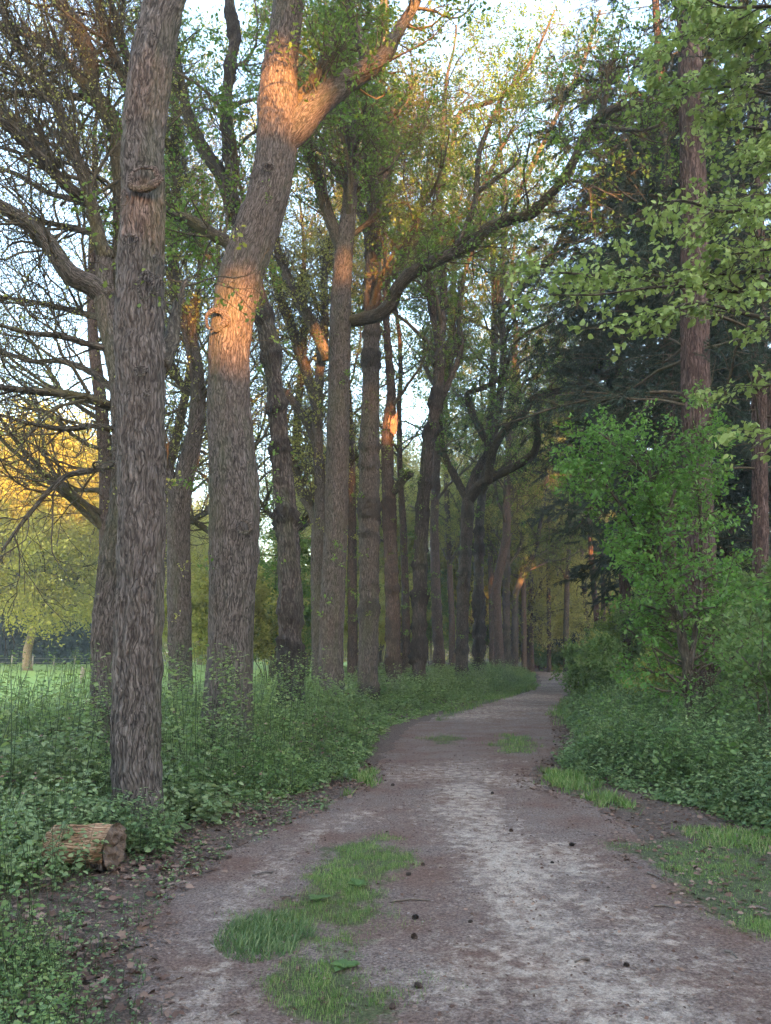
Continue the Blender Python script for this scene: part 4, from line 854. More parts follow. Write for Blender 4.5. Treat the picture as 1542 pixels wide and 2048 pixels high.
# bright maple: sapling trunks drawn by hand plus layered crown
def maple():
    rng = np.random.default_rng(601); D = 12.5; g0 = at(1372, 1300, D); g0[2] = 0
    root = empty('maple_tree', g0, 'small maple with vivid green crown in front of the huge fir', 'tree')
    st = [[(1385, 1420, 20), (1372, 1320, 18), (1358, 1240, 16), (1330, 1170, 14), (1308, 1120, 12), (1300, 1040, 9), (1302, 960, 7), (1290, 900, 5)],
          [(1358, 1240, 13), (1330, 1180, 10), (1315, 1120, 8), (1325, 1060, 6), (1350, 980, 5)], [(1345, 1210, 10), (1300, 1130, 8), (1270, 1050, 6), (1220, 980, 5), (1180, 930, 4)],
          [(1378, 1340, 12), (1395, 1240, 9), (1405, 1120, 8), (1400, 1000, 6), (1390, 900, 4)], [(1372, 1360, 9), (1330, 1350, 7), (1290, 1340, 5)],
          [(1302, 960, 6), (1260, 920, 5), (1220, 880, 4), (1190, 860, 3)], [(1302, 960, 6), (1340, 900, 5), (1380, 860, 4), (1420, 850, 3)]]
    Ps, Rs = zip(*[px_line(s, D, D + rng.uniform(-.6, .4)) for s in st]); tr = MB()
    Ps = list(Ps); Ps[0][0][2] = -.1
    for i, (P, R) in enumerate(zip(Ps, Rs)): big_tube(tr, P, R, k=10, step=.08, seed=i, lump=.03)
    tr.build('trunk', M_LIMB, root, loc=g0)
    P, R = stack(Ps, Rs, 14); tw = MB()
    b, br = grow(rng, P, R, 130, .12, 1, (.5, 1.3), 1.15, 8, .15, .02, .5, .3, flat=.6); tube_batch(tw, b, np.clip(br, .004, .02), 4)
    c, cr = grow(rng, b, br, 1300, .1, 1, (.5, 1.2), .42, 5, .2, .0, .5, .4, flat=.5); tube_batch(tw, c, np.clip(cr, .002, .006), 3)
    tw.build('twigs', M_TWIG, root, loc=g0)['kind'] = 'stuff'
    lf = MB(); leaf_on(lf, rng, c, 14500, .078, 'oak', spread=.06, cl=3, tmin=0, hang=.15); lf.build('crown', M_LMAP, root, loc=g0, smooth=False)
maple()
# lime tree beyond the right edge, its layered branches reach into the picture
def lime():
    rng = np.random.default_rng(611); bx, by = 6.6, 8.6
    root = empty('lime_tree', (bx, by, 0), 'lime tree with big pale leaves whose boughs enter from the right edge', 'tree')
    tr = MB(); Q, r = big_tube(tr, [[bx, by, -.1], [bx + .05, by, 3], [bx, by + .1, 7], [bx + .1, by, 12], [bx, by, 16]], [.25, .22, .18, .12, .04], k=20, step=.1, seed=6, flare=.3); tr.build('trunk', M_OAKR, root, loc=(bx, by, 0))
    B = [[(1640, 560), (1542, 540), (1440, 548), (1330, 552), (1230, 555), (1130, 545), (1075, 545)], [(1640, 590), (1480, 585), (1380, 572), (1300, 575), (1200, 590), (1100, 590)], [(1640, 420), (1542, 420), (1440, 425), (1370, 400), (1310, 405), (1290, 440)],
         [(1660, 400), (1560, 380), (1480, 420), (1400, 440)], [(1640, 200), (1542, 190), (1470, 170), (1400, 180), (1330, 200)], [(1640, 120), (1540, 100), (1450, 80), (1380, 60), (1330, 90)], [(1640, 20), (1530, 10), (1450, 20), (1380, -20)],
         [(1700, 760), (1600, 760), (1540, 770), (1480, 790)], [(1660, 250), (1540, 260), (1460, 250), (1400, 240)], [(1650, 640), (1540, 640), (1460, 620), (1390, 600), (1290, 640), (1190, 660)], [(1690, 900), (1600, 880), (1542, 870), (1500, 900)],
         [(1640, -60), (1520, -50), (1440, -70), (1350, -90)], [(1690, 480), (1600, 490), (1530, 500), (1450, 510)], [(1680, 60), (1600, 50), (1540, 40), (1500, 60)], [(1700, 330), (1600, 320), (1540, 320), (1490, 330)]]
    Ps, Rs = [], []
    for i, pts in enumerate(B):
        D = rng.uniform(6.6, 8.4); P = [at(a, b, D + (k / len(pts)) * rng.uniform(-.6, .6)) for k, (a, b) in enumerate(pts)]
        z0 = P[0][2] - .5; P = [np.array([bx, by, max(1, z0)])] + P; R = np.linspace(.03, .005, len(P)); m_ = MB(); big_tube(m_, P, R, k=8, step=.08, seed=i, lump=.03); m_.build('branch', M_LIMB, root, loc=(bx, by, 0)); Ps.append(np.array(P[1:])); Rs.append(R[1:])
    P, R = stack(Ps, Rs, 14); tw = MB()
    b, br = grow(rng, P, R, 170, .05, 1, (.5, 1.1), .75, 7, .12, -.02, .6, .3, flat=.75); tube_batch(tw, b, np.clip(br, .0025, .008), 4)
    c, cr = grow(rng, np.concatenate([b, stack(list(P), list(R), 7)[0]]), np.concatenate([br, stack(list(P), list(R), 7)[1]]), 800, .1, 1, (.5, 1.1), .3, 4, .15, -.05, .5, .4, flat=.7); tube_batch(tw, c, np.clip(cr, .0018, .004), 3)
    tw.build('twigs', M_TWIG, root, loc=(bx, by, 0))['kind'] = 'stuff'
    lf = MB(); leaf_on(lf, rng, c, 7600, .060, 'heart', spread=.035, cl=2, tmin=0, hang=.35); lf.build('crown', M_LLIME, root, loc=(bx, by, 0), smooth=False)
lime()
# shrubs along the right bank
SH = [(1530, 13.5, 2.5, 1.4, 'hazel bush with broad bright leaves at the right edge of the bank', M_LHAZ, 10, 6000, .075), 
      (1560, 10.2, 2.6, 1.5, 'leafy elder bush leaning in from the right edge', M_LHAZ, 10, 5500, .075), (1330, 18, 1.7, 1.2, 'loose young beech bush left of the huge fir, behind the brambles', M_LYEL, 9, 5500, .075),
      (1200, 23, 1.9, 1.3, 'pale green beech bush with layered sprays by the slim grey trunk', M_LHAZ, 12, 12000, .09), (1238, 34, 2.4, 1.8, 'tall pale beech bush where the brambles meet the far path', M_LYEL, 12, 12000, .11),
      (1262, 44, 4.0, 2.6, 'feathery green bush right of the far path end', M_LHAZ, 12, 12000, .13), (1310, 28, 3.2, 2.2, 'tall feathery hazel behind the slim grey trunk', M_LHAZ, 12, 12000, .11),
      (1480, 19, 3.4, 2.4, 'tall hazel crowding behind the huge fir on the right', M_LHAZ, 12, 12000, .10), (1560, 15.5, 3.4, 2.0, 'tall leafy hazel at the far right behind the elder', M_LHAZ, 12, 12000, .10),
      (1340, 30, 4.0, 2.4, 'tall dark-leaved hazel between the firs', M_LOAK, 12, 11000, .12), (1080, 70, 2.2, 2.4, 'low sunny yellow-green bush at the end of the path', M_LMAP, 12, 6000, .16), (1160, 69, 3.0, 2.6, 'dark bush at the end of the path right of the yellow-green one', M_HEDGE, 12, 8000, .18),
      (1110, 72, 2.0, 1.8, 'small yellow-green bush in the middle of the path end', M_LYEL, 10, 5000, .16), (1450, 33, 7, 3.2, 'high hazel thicket between the back firs', M_LOAK, 14, 14000, .14), (1550, 28, 6, 3.2, 'high thicket at the right edge behind the dark fir', M_LOAK, 14, 14000, .14)]
for i, (px, D, H, Wd, lb, lm, ns, nl, ls) in enumerate(SH):
    p = at(px, 1300, D); shrub('hazel_bush' if 'hazel' in lb or 'thicket' in lb else 'leafy_bush', p[0], p[1], 700 + i, H, Wd, lb, 'bush', lm, ns, nl, ls, group='bushes of the right bank' if D < 50 else 'bushes at the path end')
# bushes behind the left row
LB = [(455, 30, 2.6, 2.2, 'shaded green bush behind the thick bent oak', M_NETT), (540, 34, 3.2, 2.6, 'leafy bush seen between thick bent oak and knobbly oak', M_LOAK), (610, 40, 3.0, 2.6, 'leafy bush seen between knobbly oak and smooth grey oak', M_LOAK), (860, 62, 4.0, 3, 'green bush deep behind the pale knobbly oak', M_LOAK), (760, 55, 3.6, 3, 'green bush deep behind the snapped thin tree', M_LOAK), (960, 70, 3.6, 3, 'bush in the shade behind the forked oak', M_LHAZ), (1030, 76, 3.2, 3, 'dark bush at the far end of the oak row', M_HEDGE)]
for i, (px, D, H, Wd, lb, lm) in enumerate(LB):
    p = at(px, 1300, D); shrub('leafy_bush', p[0], p[1], 740 + i, H * 2.1, Wd * 1.35, lb, 'bush', (M_LYEL, M_LNEW)[i % 2] if lm is not M_HEDGE else lm, 16, 20000, .13, group='bushes behind the oak row')

# ------------------------------------------------------------------ undergrowth (uncountable)
def plants(name, X, Y, Hh, lpn, ls, leaf_, label, seed, nn=6, shape='oval', lean=.35, droop=.15, stemr=.0026, tintf=None):
    rng = np.random.default_rng(seed); n = len(X); Z = h_ground(X, Y) - .02
    a = rng.uniform(0, 6.28, n); ln = rng.uniform(.1, 1, n) * lean
    P = np.zeros((n, nn, 3))
    for j in range(nn):
        f = j / (nn - 1); P[:, j, 0] = X + np.cos(a) * ln * Hh * f ** 1.6; P[:, j, 1] = Y + np.sin(a) * ln * Hh * f ** 1.6; P[:, j, 2] = Z + Hh * (f - droop * ln * f ** 3)
    mb = MB(); lo = rng.random(n) < 1; tube_batch(mb, P, np.tile(np.linspace(stemr, stemr * .5, nn)[None], (n, 1)), 3)
    root = mb.build(name, M_STEM, None); tag(root, label, 'undergrowth', None, 'stuff')
    lf = MB(); i = np.repeat(np.arange(n), lpn); f = rng.uniform(.12, 1, len(i)) ** .8; x = f * (nn - 1); k = np.minimum(x.astype(int), nn - 2); g_ = (x - k)[:, None]
    C = P[i, k] * (1 - g_) + P[i, k + 1] * g_; an = rng.uniform(0, 6.28, len(i)); D = np.stack([np.cos(an), np.sin(an), rng.uniform(-.45, .25, len(i))], -1)
    C = C + D * rng.uniform(.01, .6, len(i))[:, None] * ls * 1.6
    Nn = norm(rng.normal(size=C.shape) * .4 + [0, 0, 1]); S = ls * rng.uniform(.5, 1.25, len(i)) * (1.15 - .45 * f) * np.clip(Y[i] / 7.5, .55, 1)
    pt = rng.uniform(0, .6, n)[i]
    leaves(lf, C, D, Nn, S, shape, np.clip(pt + rng.uniform(0, .4, len(i)), 0, 1))
    lo_ = lf.build('foliage', leaf_, root, smooth=False); lo_['kind'] = 'stuff'
    return root
M_ELD = leafmat('elder_leaves', (.08, .125, .050), (.18, .25, .11), (.34, .40, .20), trans=.35, rough=.45)
M_STEM = leafmat('green_stems', (.05, .08, .03), (.08, .07, .05), (.10, .08, .06), trans=.05)
rng = np.random.default_rng(900)
def cand(n, y0, y1, xf0, xf1, pw=1.0):
    y = y0 + (y1 - y0) * rng.uniform(0, 1, n) ** pw; f = rng.uniform(0, 1, n); return xf0(y) + (xf1(y) - xf0(y)) * f, y
TR = [(-2.33, 7.3, .38), (-2.42, 11.8, .5), (-1.98, 16.2, .4)]
def off_trunks(x, y):
    k = np.ones(len(x), bool)
    for a, b, r in TR: k &= np.hypot(x - a, y - b) > r
    return k
# left bank, near
litoff = lambda y: np.interp(y, [3, 4.5, 5.5, 6.5, 7.5, 8.7, 10, 12, 20], [.15, .3, .5, .95, 1.05, .6, .35, .3, .2])
x, y = cand(11500, 3.2, 12, lambda y: xl(y) - 6.5, lambda y: xl(y) - litoff(y), 1.2)
d = xl(y) - litoff(y) - x; cl_ = fbm2(x, y, .8, 41); k = off_trunks(x, y) & (rng.random(len(x)) < .55 + .45 * sm(-.4, .2, cl_)) & ~((x > -2.55) & (x < -1.7) & (y > 4.5) & (y < 5.95))
x, y, d, cl_ = x[k], y[k], d[k], cl_[k]; H = (.16 + .34 * sm(0, 1.3, d) + .42 * sm(1.3, 4, d)) * (1 + 1.2 * cl_) * rng.uniform(.5, 1.25, len(x))
plants('undergrowth', x, y, H, 17, .050, M_NETT, 'thick nettles and bramble round the nearest oak and cut log', 901)
x, y = cand(2600, 3.2, 14, lambda y: xl(y) - 4.5, lambda y: xl(y) - litoff(y) + .1, 1.1); k = off_trunks(x, y) & ~((x > -2.5) & (x < -1.7) & (y > 4.5) & (y < 5.95)); x, y = x[k], y[k]
plants('bramble_patch', x, y, rng.uniform(.08, .38, len(x)), 12, .062, M_BRAM, 'darker bramble leaves creeping low along the left path edge', 902, lean=1.0)
x, y = cand(380, 5.5, 15, lambda y: xl(y) - 6, lambda y: xl(y) - 1.3); k = off_trunks(x, y); x, y = x[k], y[k]
plants('tall_weeds', x, y, rng.uniform(1.0, 1.75, len(x)), 34, .075, M_NETT, 'tall thin elder shoots standing above the nettles on the left', 903, nn=8, lean=.25, stemr=.006)
x, y = cand(2600, 3.4, 14, lambda y: xl(y) - 5.5, lambda y: xl(y) - litoff(y) - .1, 1.1); k = off_trunks(x, y) & (fbm2(x, y, 1.1, 51) > 0) & ~((x > -2.6) & (x < -1.7) & (y > 4.8) & (y < 6.2)); x, y = x[k], y[k]
plants('leafy_herbs', x, y, rng.uniform(.3, 1.0, len(x)), 15, .055, M_LHAZ, 'paler yellow-green herbs standing in loose patches among the nettles', 911, nn=6, shape='heart')
x, y = cand(900, 4, 14, lambda y: xl(y) - 5.5, lambda y: xl(y) - litoff(y)); k = off_trunks(x, y); x, y = x[k], y[k]
plants('dry_stems', x, y, rng.uniform(.3, 1.2, len(x)), 3, .05, M_LITT, 'dry brown stems of last year in the nettles on the left', 912, nn=5)
x = rng.uniform(-3.0, -1.75, 230); y = rng.uniform(6.45, 6.98, 230)
plants('leafy_herbs', x, y, rng.uniform(.15, .5, len(x)), 13, .06, M_BRAM, 'bramble shoots hiding the foot of the nearest oak', 913, nn=5)
CX, CY, CH = [], [], []
for px, D, h in ((340, 9, .9), (425, 10.4, 1.0), (130, 8, .95), (40, 7.5, 1.0), (560, 14, .9), (640, 18, 1.0), (705, 20, 1.1), (790, 24, 1.2), (865, 27.5, 1.2), (945, 33, 1.3), (1015, 38, 1.5), (612, 15.2, .8), (60, 10, 1.2), (165, 10, 1.2), (245, 12, 1.3), (-40, 8, 1.2), (330, 13, 1.3), (395, 15, 1.4), (520, 17, 1.2), (150, 6.6, .7), (20, 5.8, .8), (345, 7.8, .6)):
    p = at(px, 1300, D); n_ = 70; a = rng.uniform(0, 6.28, n_); q = rng.uniform(0, 1, n_) ** .6 * .62; X_, Y_ = p[0] + np.cos(a) * q, p[1] + np.sin(a) * q; k = off_trunks(X_, Y_) & (X_ < xl(Y_) - .3); CX.append(X_[k]); CY.append(Y_[k]); CH.append((h * (1 - .5 * q / .62) * rng.uniform(.6, 1.1, n_))[k])
plants('elder_shoots', np.concatenate(CX), np.concatenate(CY), np.concatenate(CH), 24, .082, M_ELD, 'pale grey-green bushy shoots rising in mounds round the trunk feet', 915, nn=6, lean=.45)
# left bank, further
x, y = cand(12000, 12, 62, lambda y: xl(y) - 6.5, lambda y: xl(y) - .35, 1.5); d = xl(y) - .35 - x; cl_ = fbm2(x, y, .45, 43); k = off_trunks(x, y); x, y, d, cl_ = x[k], y[k], d[k], cl_[k]
plants('undergrowth', x, y, (.16 + .58 * sm(0, 1.6, d) - .25 * sm(3, 6, d)) * (1 + 1.3 * cl_) * rng.uniform(.55, 1.2, len(x)), 13, .105, M_NETT, 'low green undergrowth along the foot of the farther oaks', 904, nn=4)
# right bank brambles
x, y = cand(13000, 5.5, 16, lambda y: xb(y) + .1, lambda y: xb(y) + 6.5, 1.1); d = x - xb(y); cl_ = fbm2(x, y, .7, 47)
H = (.14 + .50 * sm(0, .9, d) + .35 * sm(1, 4, d)) * (1 + .9 * cl_) * rng.uniform(.5, 1.15, len(x))
plants('bramble_patch', x, y, H, 15, .064, M_BRAM, 'mounded blue-green bramble bank filling the right side of the path', 905, lean=.9)
x, y = cand(3000, 6.5, 22, lambda y: xb(y) + .4, lambda y: xb(y) + 6.0, 1.1); k = fbm2(x, y, .9, 53) > 0; x, y = x[k], y[k]
plants('leafy_herbs', x, y, rng.uniform(.4, 1.15, len(x)), 15, .07, M_LHAZ, 'taller yellow-green shoots poking through the bramble bank', 914, nn=6, shape='heart')
x, y = cand(9000, 16, 60, lambda y: xb(y) + .1, lambda y: xb(y) + 8, 1.3); d = x - xb(y); cl_ = fbm2(x, y, .5, 48)
plants('undergrowth', x, y, (.2 + .65 * sm(0, 1.2, d)) * (1 + .4 * cl_) * rng.uniform(.5, 1.2, len(x)), 13, .12, M_BRAM, 'farther undergrowth on the right bank up to the path bend', 906, nn=4, lean=.6)
x, y = cand(8000, 20, 100, lambda y: xl(y) * 0 - 6, lambda y: y * 0 + 45, 1.0); k = path_d(x, y) < -1.5; k &= ~in_poly(x, y, FIELDP); x, y = x[k], y[k]
plants('ground_cover', x, y, rng.uniform(.3, .9, len(x)), 9, .22, M_LHAZ, 'shaded green ground cover deep inside the wood', 907, nn=3)
# sparse seedlings on the litter strip
x, y = cand(420, 3.2, 9, lambda y: xl(y) - litoff(y) - .2, lambda y: xl(y) + .15); plants('seedlings', x, y, rng.uniform(.04, .14, len(x)), 6, .045, M_BRAM, 'scattered seedlings in the brown leaf litter on the left', 908, nn=3)
# weeds of the island between the wheel ruts
def in_region(n, poly, marg=.12, ns=2.2, thr=-.05, seed=3):
    lo = poly.min(0) - .3; hi = poly.max(0) + .3; x = rng.uniform(lo[0], hi[0], n); y = rng.uniform(lo[1], hi[1], n)
    d = poly_d(x, y, poly) + .24 * noise2(x, y, ns, seed) + .20 * noise2(x, y, ns * 3, seed + 1); k = (d > thr) & (rng.random(n) < sm(thr, thr + marg * 2, d)); return x[k], y[k]
x, y = in_region(7500, ISLE, .2); k = fbm2(x, y, 1.6, 71) > -.2; x, y = x[k], y[k]
plants('low_weeds', x, y, rng.uniform(.02, .07, len(x)), 7, .030, M_NETT, 'low clover and plantain weeds between the wheel ruts', 909, nn=3, lean=1.0)
x, y = in_region(700, RGRASS); plants('low_weeds', x, y, rng.uniform(.02, .05, len(x)), 6, .026, M_NETT, 'tiny weeds in the grass patch on the right verge', 910, nn=3, lean=1.0)

def blades(name, X, Y, Hh, leaf_, label, seed, lean=.5, zf=None):
    rng = np.random.default_rng(seed); n = len(X); Z = np.maximum(h_ground(X, Y), np.where(path_d(X, Y) > -.1, h_path(X, Y), -9)) - .005
    a = rng.uniform(0, 6.28, n); l = rng.uniform(.1, 1, n) * lean; D = norm(np.stack([np.cos(a) * l, np.sin(a) * l, np.ones(n)], -1)); Nn = np.stack([-np.cos(a), -np.sin(a), l * 0 + .2], -1)
    Nn = norm(np.stack([np.cos(a + .4), np.sin(a + .4), l], -1))
    mb = MB(); leaves(mb, np.stack([X, Y, Z], -1), D, Nn, Hh, 'blade', rng.uniform(0, 1, n)); o = mb.build(name, leaf_, None, smooth=False); tag(o, label, 'grass', None, 'stuff'); return o
x, y = in_region(110000, ISLE, .2); g1 = isle_g(x, y); k = rng.random(len(x)) < np.clip(g1 * (.7 + .9 * noise2(x, y, 9, 65)), .16, 1); x, y, g1 = x[k], y[k], g1[k]
blades('grass', x, y, rng.uniform(.008, .024, len(x)) * (1 + .8 * np.clip(g1, 0, 1)), M_GRASS, 'ragged bright grass strip between the wheel ruts', 920)
c = gnd(530, 1880); th = rng.uniform(0, 6.28, 3600); rr = rng.uniform(0, 1, 3600) ** .8 * .22; x, y = c[0] + np.cos(th) * rr * 1.25, c[1] + np.sin(th) * rr * 1.7
k = noise2(x, y, 9, 93) > -.55; x, y = x[k], y[k]; blades('grass_tuft', x, y, rng.uniform(.02, .075, len(x)), M_GRASD, 'dark dense grass tuft at the left edge of the rut island', 921, lean=1.1)
x, y = in_region(150000, RGRASS, .3); g1 = fbm2(x, y, 1.3, 63); k = rng.random(len(x)) < np.clip((.5 + 1.5 * g1) * (.7 + .9 * noise2(x, y, 9, 66)), .12, 1); x, y, g1 = x[k], y[k], g1[k]
blades('grass', x, y, rng.uniform(.012, .038, len(x)) * (1 + .8 * np.clip(g1, 0, 1)), M_GRASS, 'mown-looking grass patch on the right side of the track', 922)
XX, YY, HH = [], [], []
for pl, n, h in ((VERGE, 16000, .10), (VERGE2, 9000, .07), (LVERGE, 7000, .12), (LVERGE2, 26000, .16), (RVERGE3, 16000, .16), (TUFT1, 7000, .07), (TUFT2, 2600, .05)):
    x, y = in_region(n, pl); XX.append(x); YY.append(y); HH.append(rng.uniform(.4, 1.2, len(x)) * h)
blades('grass', np.concatenate(XX), np.concatenate(YY), np.concatenate(HH), M_GRASS, 'bright grass verges and tufts along the track edges', 923, lean=.8)
# dead leaves
def litter(name, X, Y, S, m_, label, seed, shape='oak', tilt=.35, up=0.012):
    rng = np.random.default_rng(seed); n = len(X); Z = np.maximum(h_ground(X, Y), np.where(path_d(X, Y) > -.1, h_path(X, Y), -9)) + rng.uniform(.002, up, n)
    a = rng.uniform(0, 6.28, n); D = np.stack([np.cos(a), np.sin(a), rng.uniform(-.15, .3, n)], -1); mb = MB(); leaves(mb, np.stack([X, Y, Z], -1), D, norm(rng.normal(size=(n, 3)) * tilt + [0, 0, 1]), S, shape, rng.uniform(0, 1, n))
    o = mb.build(name, m_, None, smooth=False); tag(o, label, 'leaf litter', None, 'stuff'); return o
x, y = cand(16000, 3.2, 12, lambda y: xl(y) - 2.2, lambda y: xl(y) + .25); k = rng.random(len(x)) < np.clip(1.1 - (x - xl(y) + .2) * 1.6, .0, 1) * np.clip(.55 + fbm2(x, y, 1.4, 81), .1, 1); x, y = x[k], y[k]
litter('dead_leaves', x, y, rng.uniform(.03, .075, len(x)), M_LITT, 'brown oak leaf litter along the left edge of the track', 930, up=.03)
x, y = cand(7000, 5, 22, lambda y: xr(y) - .25, lambda y: np.maximum(xb(y), xr(y)) + .8); k = rng.random(len(x)) < .75; x, y = x[k], y[k]
litter('dead_leaves', x, y, rng.uniform(.03, .065, len(x)), M_LITT, 'brown leaf litter under the bramble bank on the right', 931)
x, y = cand(48000, 3.0, 20, lambda y: xl(y), lambda y: xr(y), 1.5); k = sand_f(x, y) < .35 + .4 * rng.random(len(x)); x, y = x[k], y[k]
litter('needle_debris', x, y, rng.uniform(.008, .030, len(x)) , M_LITT, 'fine brown needles and leaf crumbs strewn over the track', 932, shape='needle', up=.006)
x, y = cand(6500, 3.0, 16, lambda y: xl(y) - .4, lambda y: xr(y) + .3, 1.3)
litter('leaf_crumbs', x, y, rng.uniform(.014, .034, len(x)), M_LITT, 'larger dead leaf fragments lying on the gravel', 933, shape='dia')

# ------------------------------------------------------------------ small things on the track
def cone_mesh(seed):
    rng = np.random.default_rng(seed); mb = MB(); nn = 70; i = np.arange(nn); th = i * 2.39996; t = (i + .5) / nn; r = .017 * np.sin(PI * np.clip(t * .9 + .08, 0, 1)) ** .7
    C = np.stack([r * .55 * np.cos(th), r * .55 * np.sin(th), (t - .5) * .055], -1); D = norm(np.stack([np.cos(th), np.sin(th), .55 + 0 * th], -1)); leaves(mb, C, D, norm(np.stack([np.cos(th) * -.4, np.sin(th) * -.4, 1 + 0 * th], -1)), np.full(nn, .021), 'oval', t)
    P = np.array([[[0, 0, -.027], [0, 0, 0], [0, 0, .027]]]); tube_batch(mb, P, np.array([[.006, .012, .003]]), 8); return mb
cones = [(1022, 1665), (985, 1590), (1145, 1695), (816, 1755), (832, 1842), (940, 1850), (838, 1980), (784, 2020), (1393, 1738), (828, 1883), (1252, 1934), (785, 1575), (1104, 1728), (846, 1733), (403, 1692), (1215, 1608)]
cm = None
CL = ['dark cone lying alone in the middle of the track ahead', 'small dark cone farthest up the pale part of the track', 'flat dark cone right of the pale worn strip', 'dark cone on the right edge of the rut island', 'dark cone low beside the rut island weeds', 'small cone in the brown gravel left of the pale strip', 'black cone near the bottom beside the rut island', 'large black cone at the bottom edge of the rut island', 'dark cone in the right grass patch', 'cone beside a short twig on the brown gravel', 'cone on pale gravel near the bottom of the track', 'cone by the left path edge near the bramble corner', 'dark cone on the red-brown gravel before the right grass', 'cone above the others at the grass island top', 'dark cone in leaf litter below the nearest oak', 'cone by the right verge grass under the brambles']
for i, (a, b) in enumerate(cones):
    p = gnd(a, b); z = float(max(h_path(np.array([p[0]]), np.array([p[1]]))[0] if path_d(np.array([p[0]]), np.array([p[1]]))[0] > -.1 else -9, h_ground(np.array([p[0]]), np.array([p[1]]))[0]))
    if cm is None: o = cone_mesh(1).build('pine_cone', M_CONE, None); cm = o
    else: o = cm.copy(); COL.objects.link(o)
    s_ = rg.uniform(.38, .6) * (1 + .03 * p[1]); o.scale = (s_,) * 3; o.location = (p[0], p[1], z + .014 * s_); o.rotation_euler = (PI / 2, rg.uniform(-.2, .2), rg.uniform(0, 6.28)); tag(o, CL[i], 'pine cone', 'cones lying on the track')
ST = [((1295, 1752), (1330, 1768), 'pale stick at the edge of the right grass patch'), ((1308, 1815), (1352, 1822), 'thin twig on the brown gravel below the right grass'), ((780, 1808), (860, 1806), 'thin dark stick lying across the right edge of the rut island'), ((545, 1748), (505, 1756), 'short dark stick in the left rut'), ((590, 1802), (560, 1800), 'dark twig lying at the left side of the rut island'), ((1180, 1925), (1150, 1930), 'small dark twig on the pale gravel'), ((480, 2032), (455, 2040), 'twig at the bottom of the left rut'), ((1535, 1825), (1500, 1822), 'dark stick in the grass at the right edge'), ((1450, 1905), (1475, 1918), 'pale twig on gravel near the right edge')]
for i, (a, b, lb) in enumerate(ST):
    A, B = gnd(*a), gnd(*b); P = np.array([A, (A + B) / 2 + [0.01, .02, .006], B]); 
    for q in P: q[2] += max(float(h_path(np.array([q[0]]), np.array([q[1]]))[0]), float(h_ground(np.array([q[0]]), np.array([q[1]]))[0])) + .008
    mb = MB(); big_tube(mb, P, [.008, .007, .004], k=7, step=.02, seed=i, lump=.15); tag(mb.build('stick', M_STICK, None, loc=P[0]), lb, 'stick', 'sticks on the track')
# the cut log
def log():
    A = gnd(243, 1752); E = np.array([A[0] - .12, A[1] + .12, .175]); r0 = .165
    P = np.array([E + [-.48, .10, -.02], E + [-.36, .07, -.01], E + [-.2, .035, 0], E]); root = empty('cut_log', (E[0], E[1], 0), 'short cut log with peeled orange wood lying at the foot of the nearest oak', 'log')
    mb = MB(); big_tube(mb, P, [.15, .16, .165, .165], k=40, step=.02, seed=9, lump=.16, cap=False, ridge=.02)
    tag(mb.build('peeled_side', M_PEEL, root, loc=(E[0], E[1], 0)))
    T = norm(P[3] - P[2]); U = norm(np.cross(T, [0, 0, 1.0])); W = np.cross(U, T); n = 32; u = np.arange(n) / n * 2 * PI; vs = []
    for i in range(9):
        f = i / 8; irr = r0 * f * (1.0 + .09 * noise(np.stack([np.cos(u) * 1.6, np.sin(u) * 1.6, u * 0], -1), 3)); dp = .02 + .05 * noise(np.stack([np.cos(u) * f * 5, np.sin(u) * f * 5, u * 0 + 2], -1), 7) * (f < .98)
        vs.append(E + irr[:, None] * (np.cos(u)[:, None] * U + np.sin(u)[:, None] * W) + dp[:, None] * T)
    V = np.array(vs).reshape(-1, 3); idx = np.arange(9 * n).reshape(9, n); nx = np.roll(idx, -1, 1); m2 = MB(); m2.add(V, q=np.stack([idx[:-1], idx[1:], nx[1:], nx[:-1]], -1).reshape(-1, 4)); m2.build('cut_end', M_END, root, loc=(E[0], E[1], 0))
    m3 = MB(); rng = np.random.default_rng(3)                 # remaining dark bark collar
    Q = P[2] + np.outer(np.linspace(.74, 1.02, 8), (P[3] - P[2])); V = []
    ck = 22; aa = np.linspace(-1.1, 1.5, ck)
    jag = .25 * noise(np.stack([aa * 3, aa * 0, aa * 0], -1), 4)
    for j in range(8):
        f = j / 7
        q = P[3] - T * ((1 - f) * (.10 + .10 * jag))[:, None]; V.append(q + (.182 + .012 * noise(np.stack([aa * 4, aa * 0 + j, aa * 0], -1), 6))[:, None] * (np.cos(-aa)[:, None] * -W * 1.0 + np.sin(-aa)[:, None] * U))
    V = np.array(V).reshape(-1, 3); idx = np.arange(8 * ck).reshape(8, ck); m3.add(V, q=np.stack([idx[:-1, :-1], idx[:-1, 1:], idx[1:, 1:], idx[1:, :-1]], -1).reshape(-1, 4), bc=V); m3.build('bark', M_OAKD, root, loc=(E[0], E[1], 0))
M_PEEL = bark('peeled_wood', (.10, .05, .03), (.40, .24, .14), (.62, .44, .30), sx=70, sz=1.2, bump=.02, moss=0)
M_END = plain('weathered_cut_end', (.05, .034, .026), .9, 18, (.16, .105, .075), .03)
log()
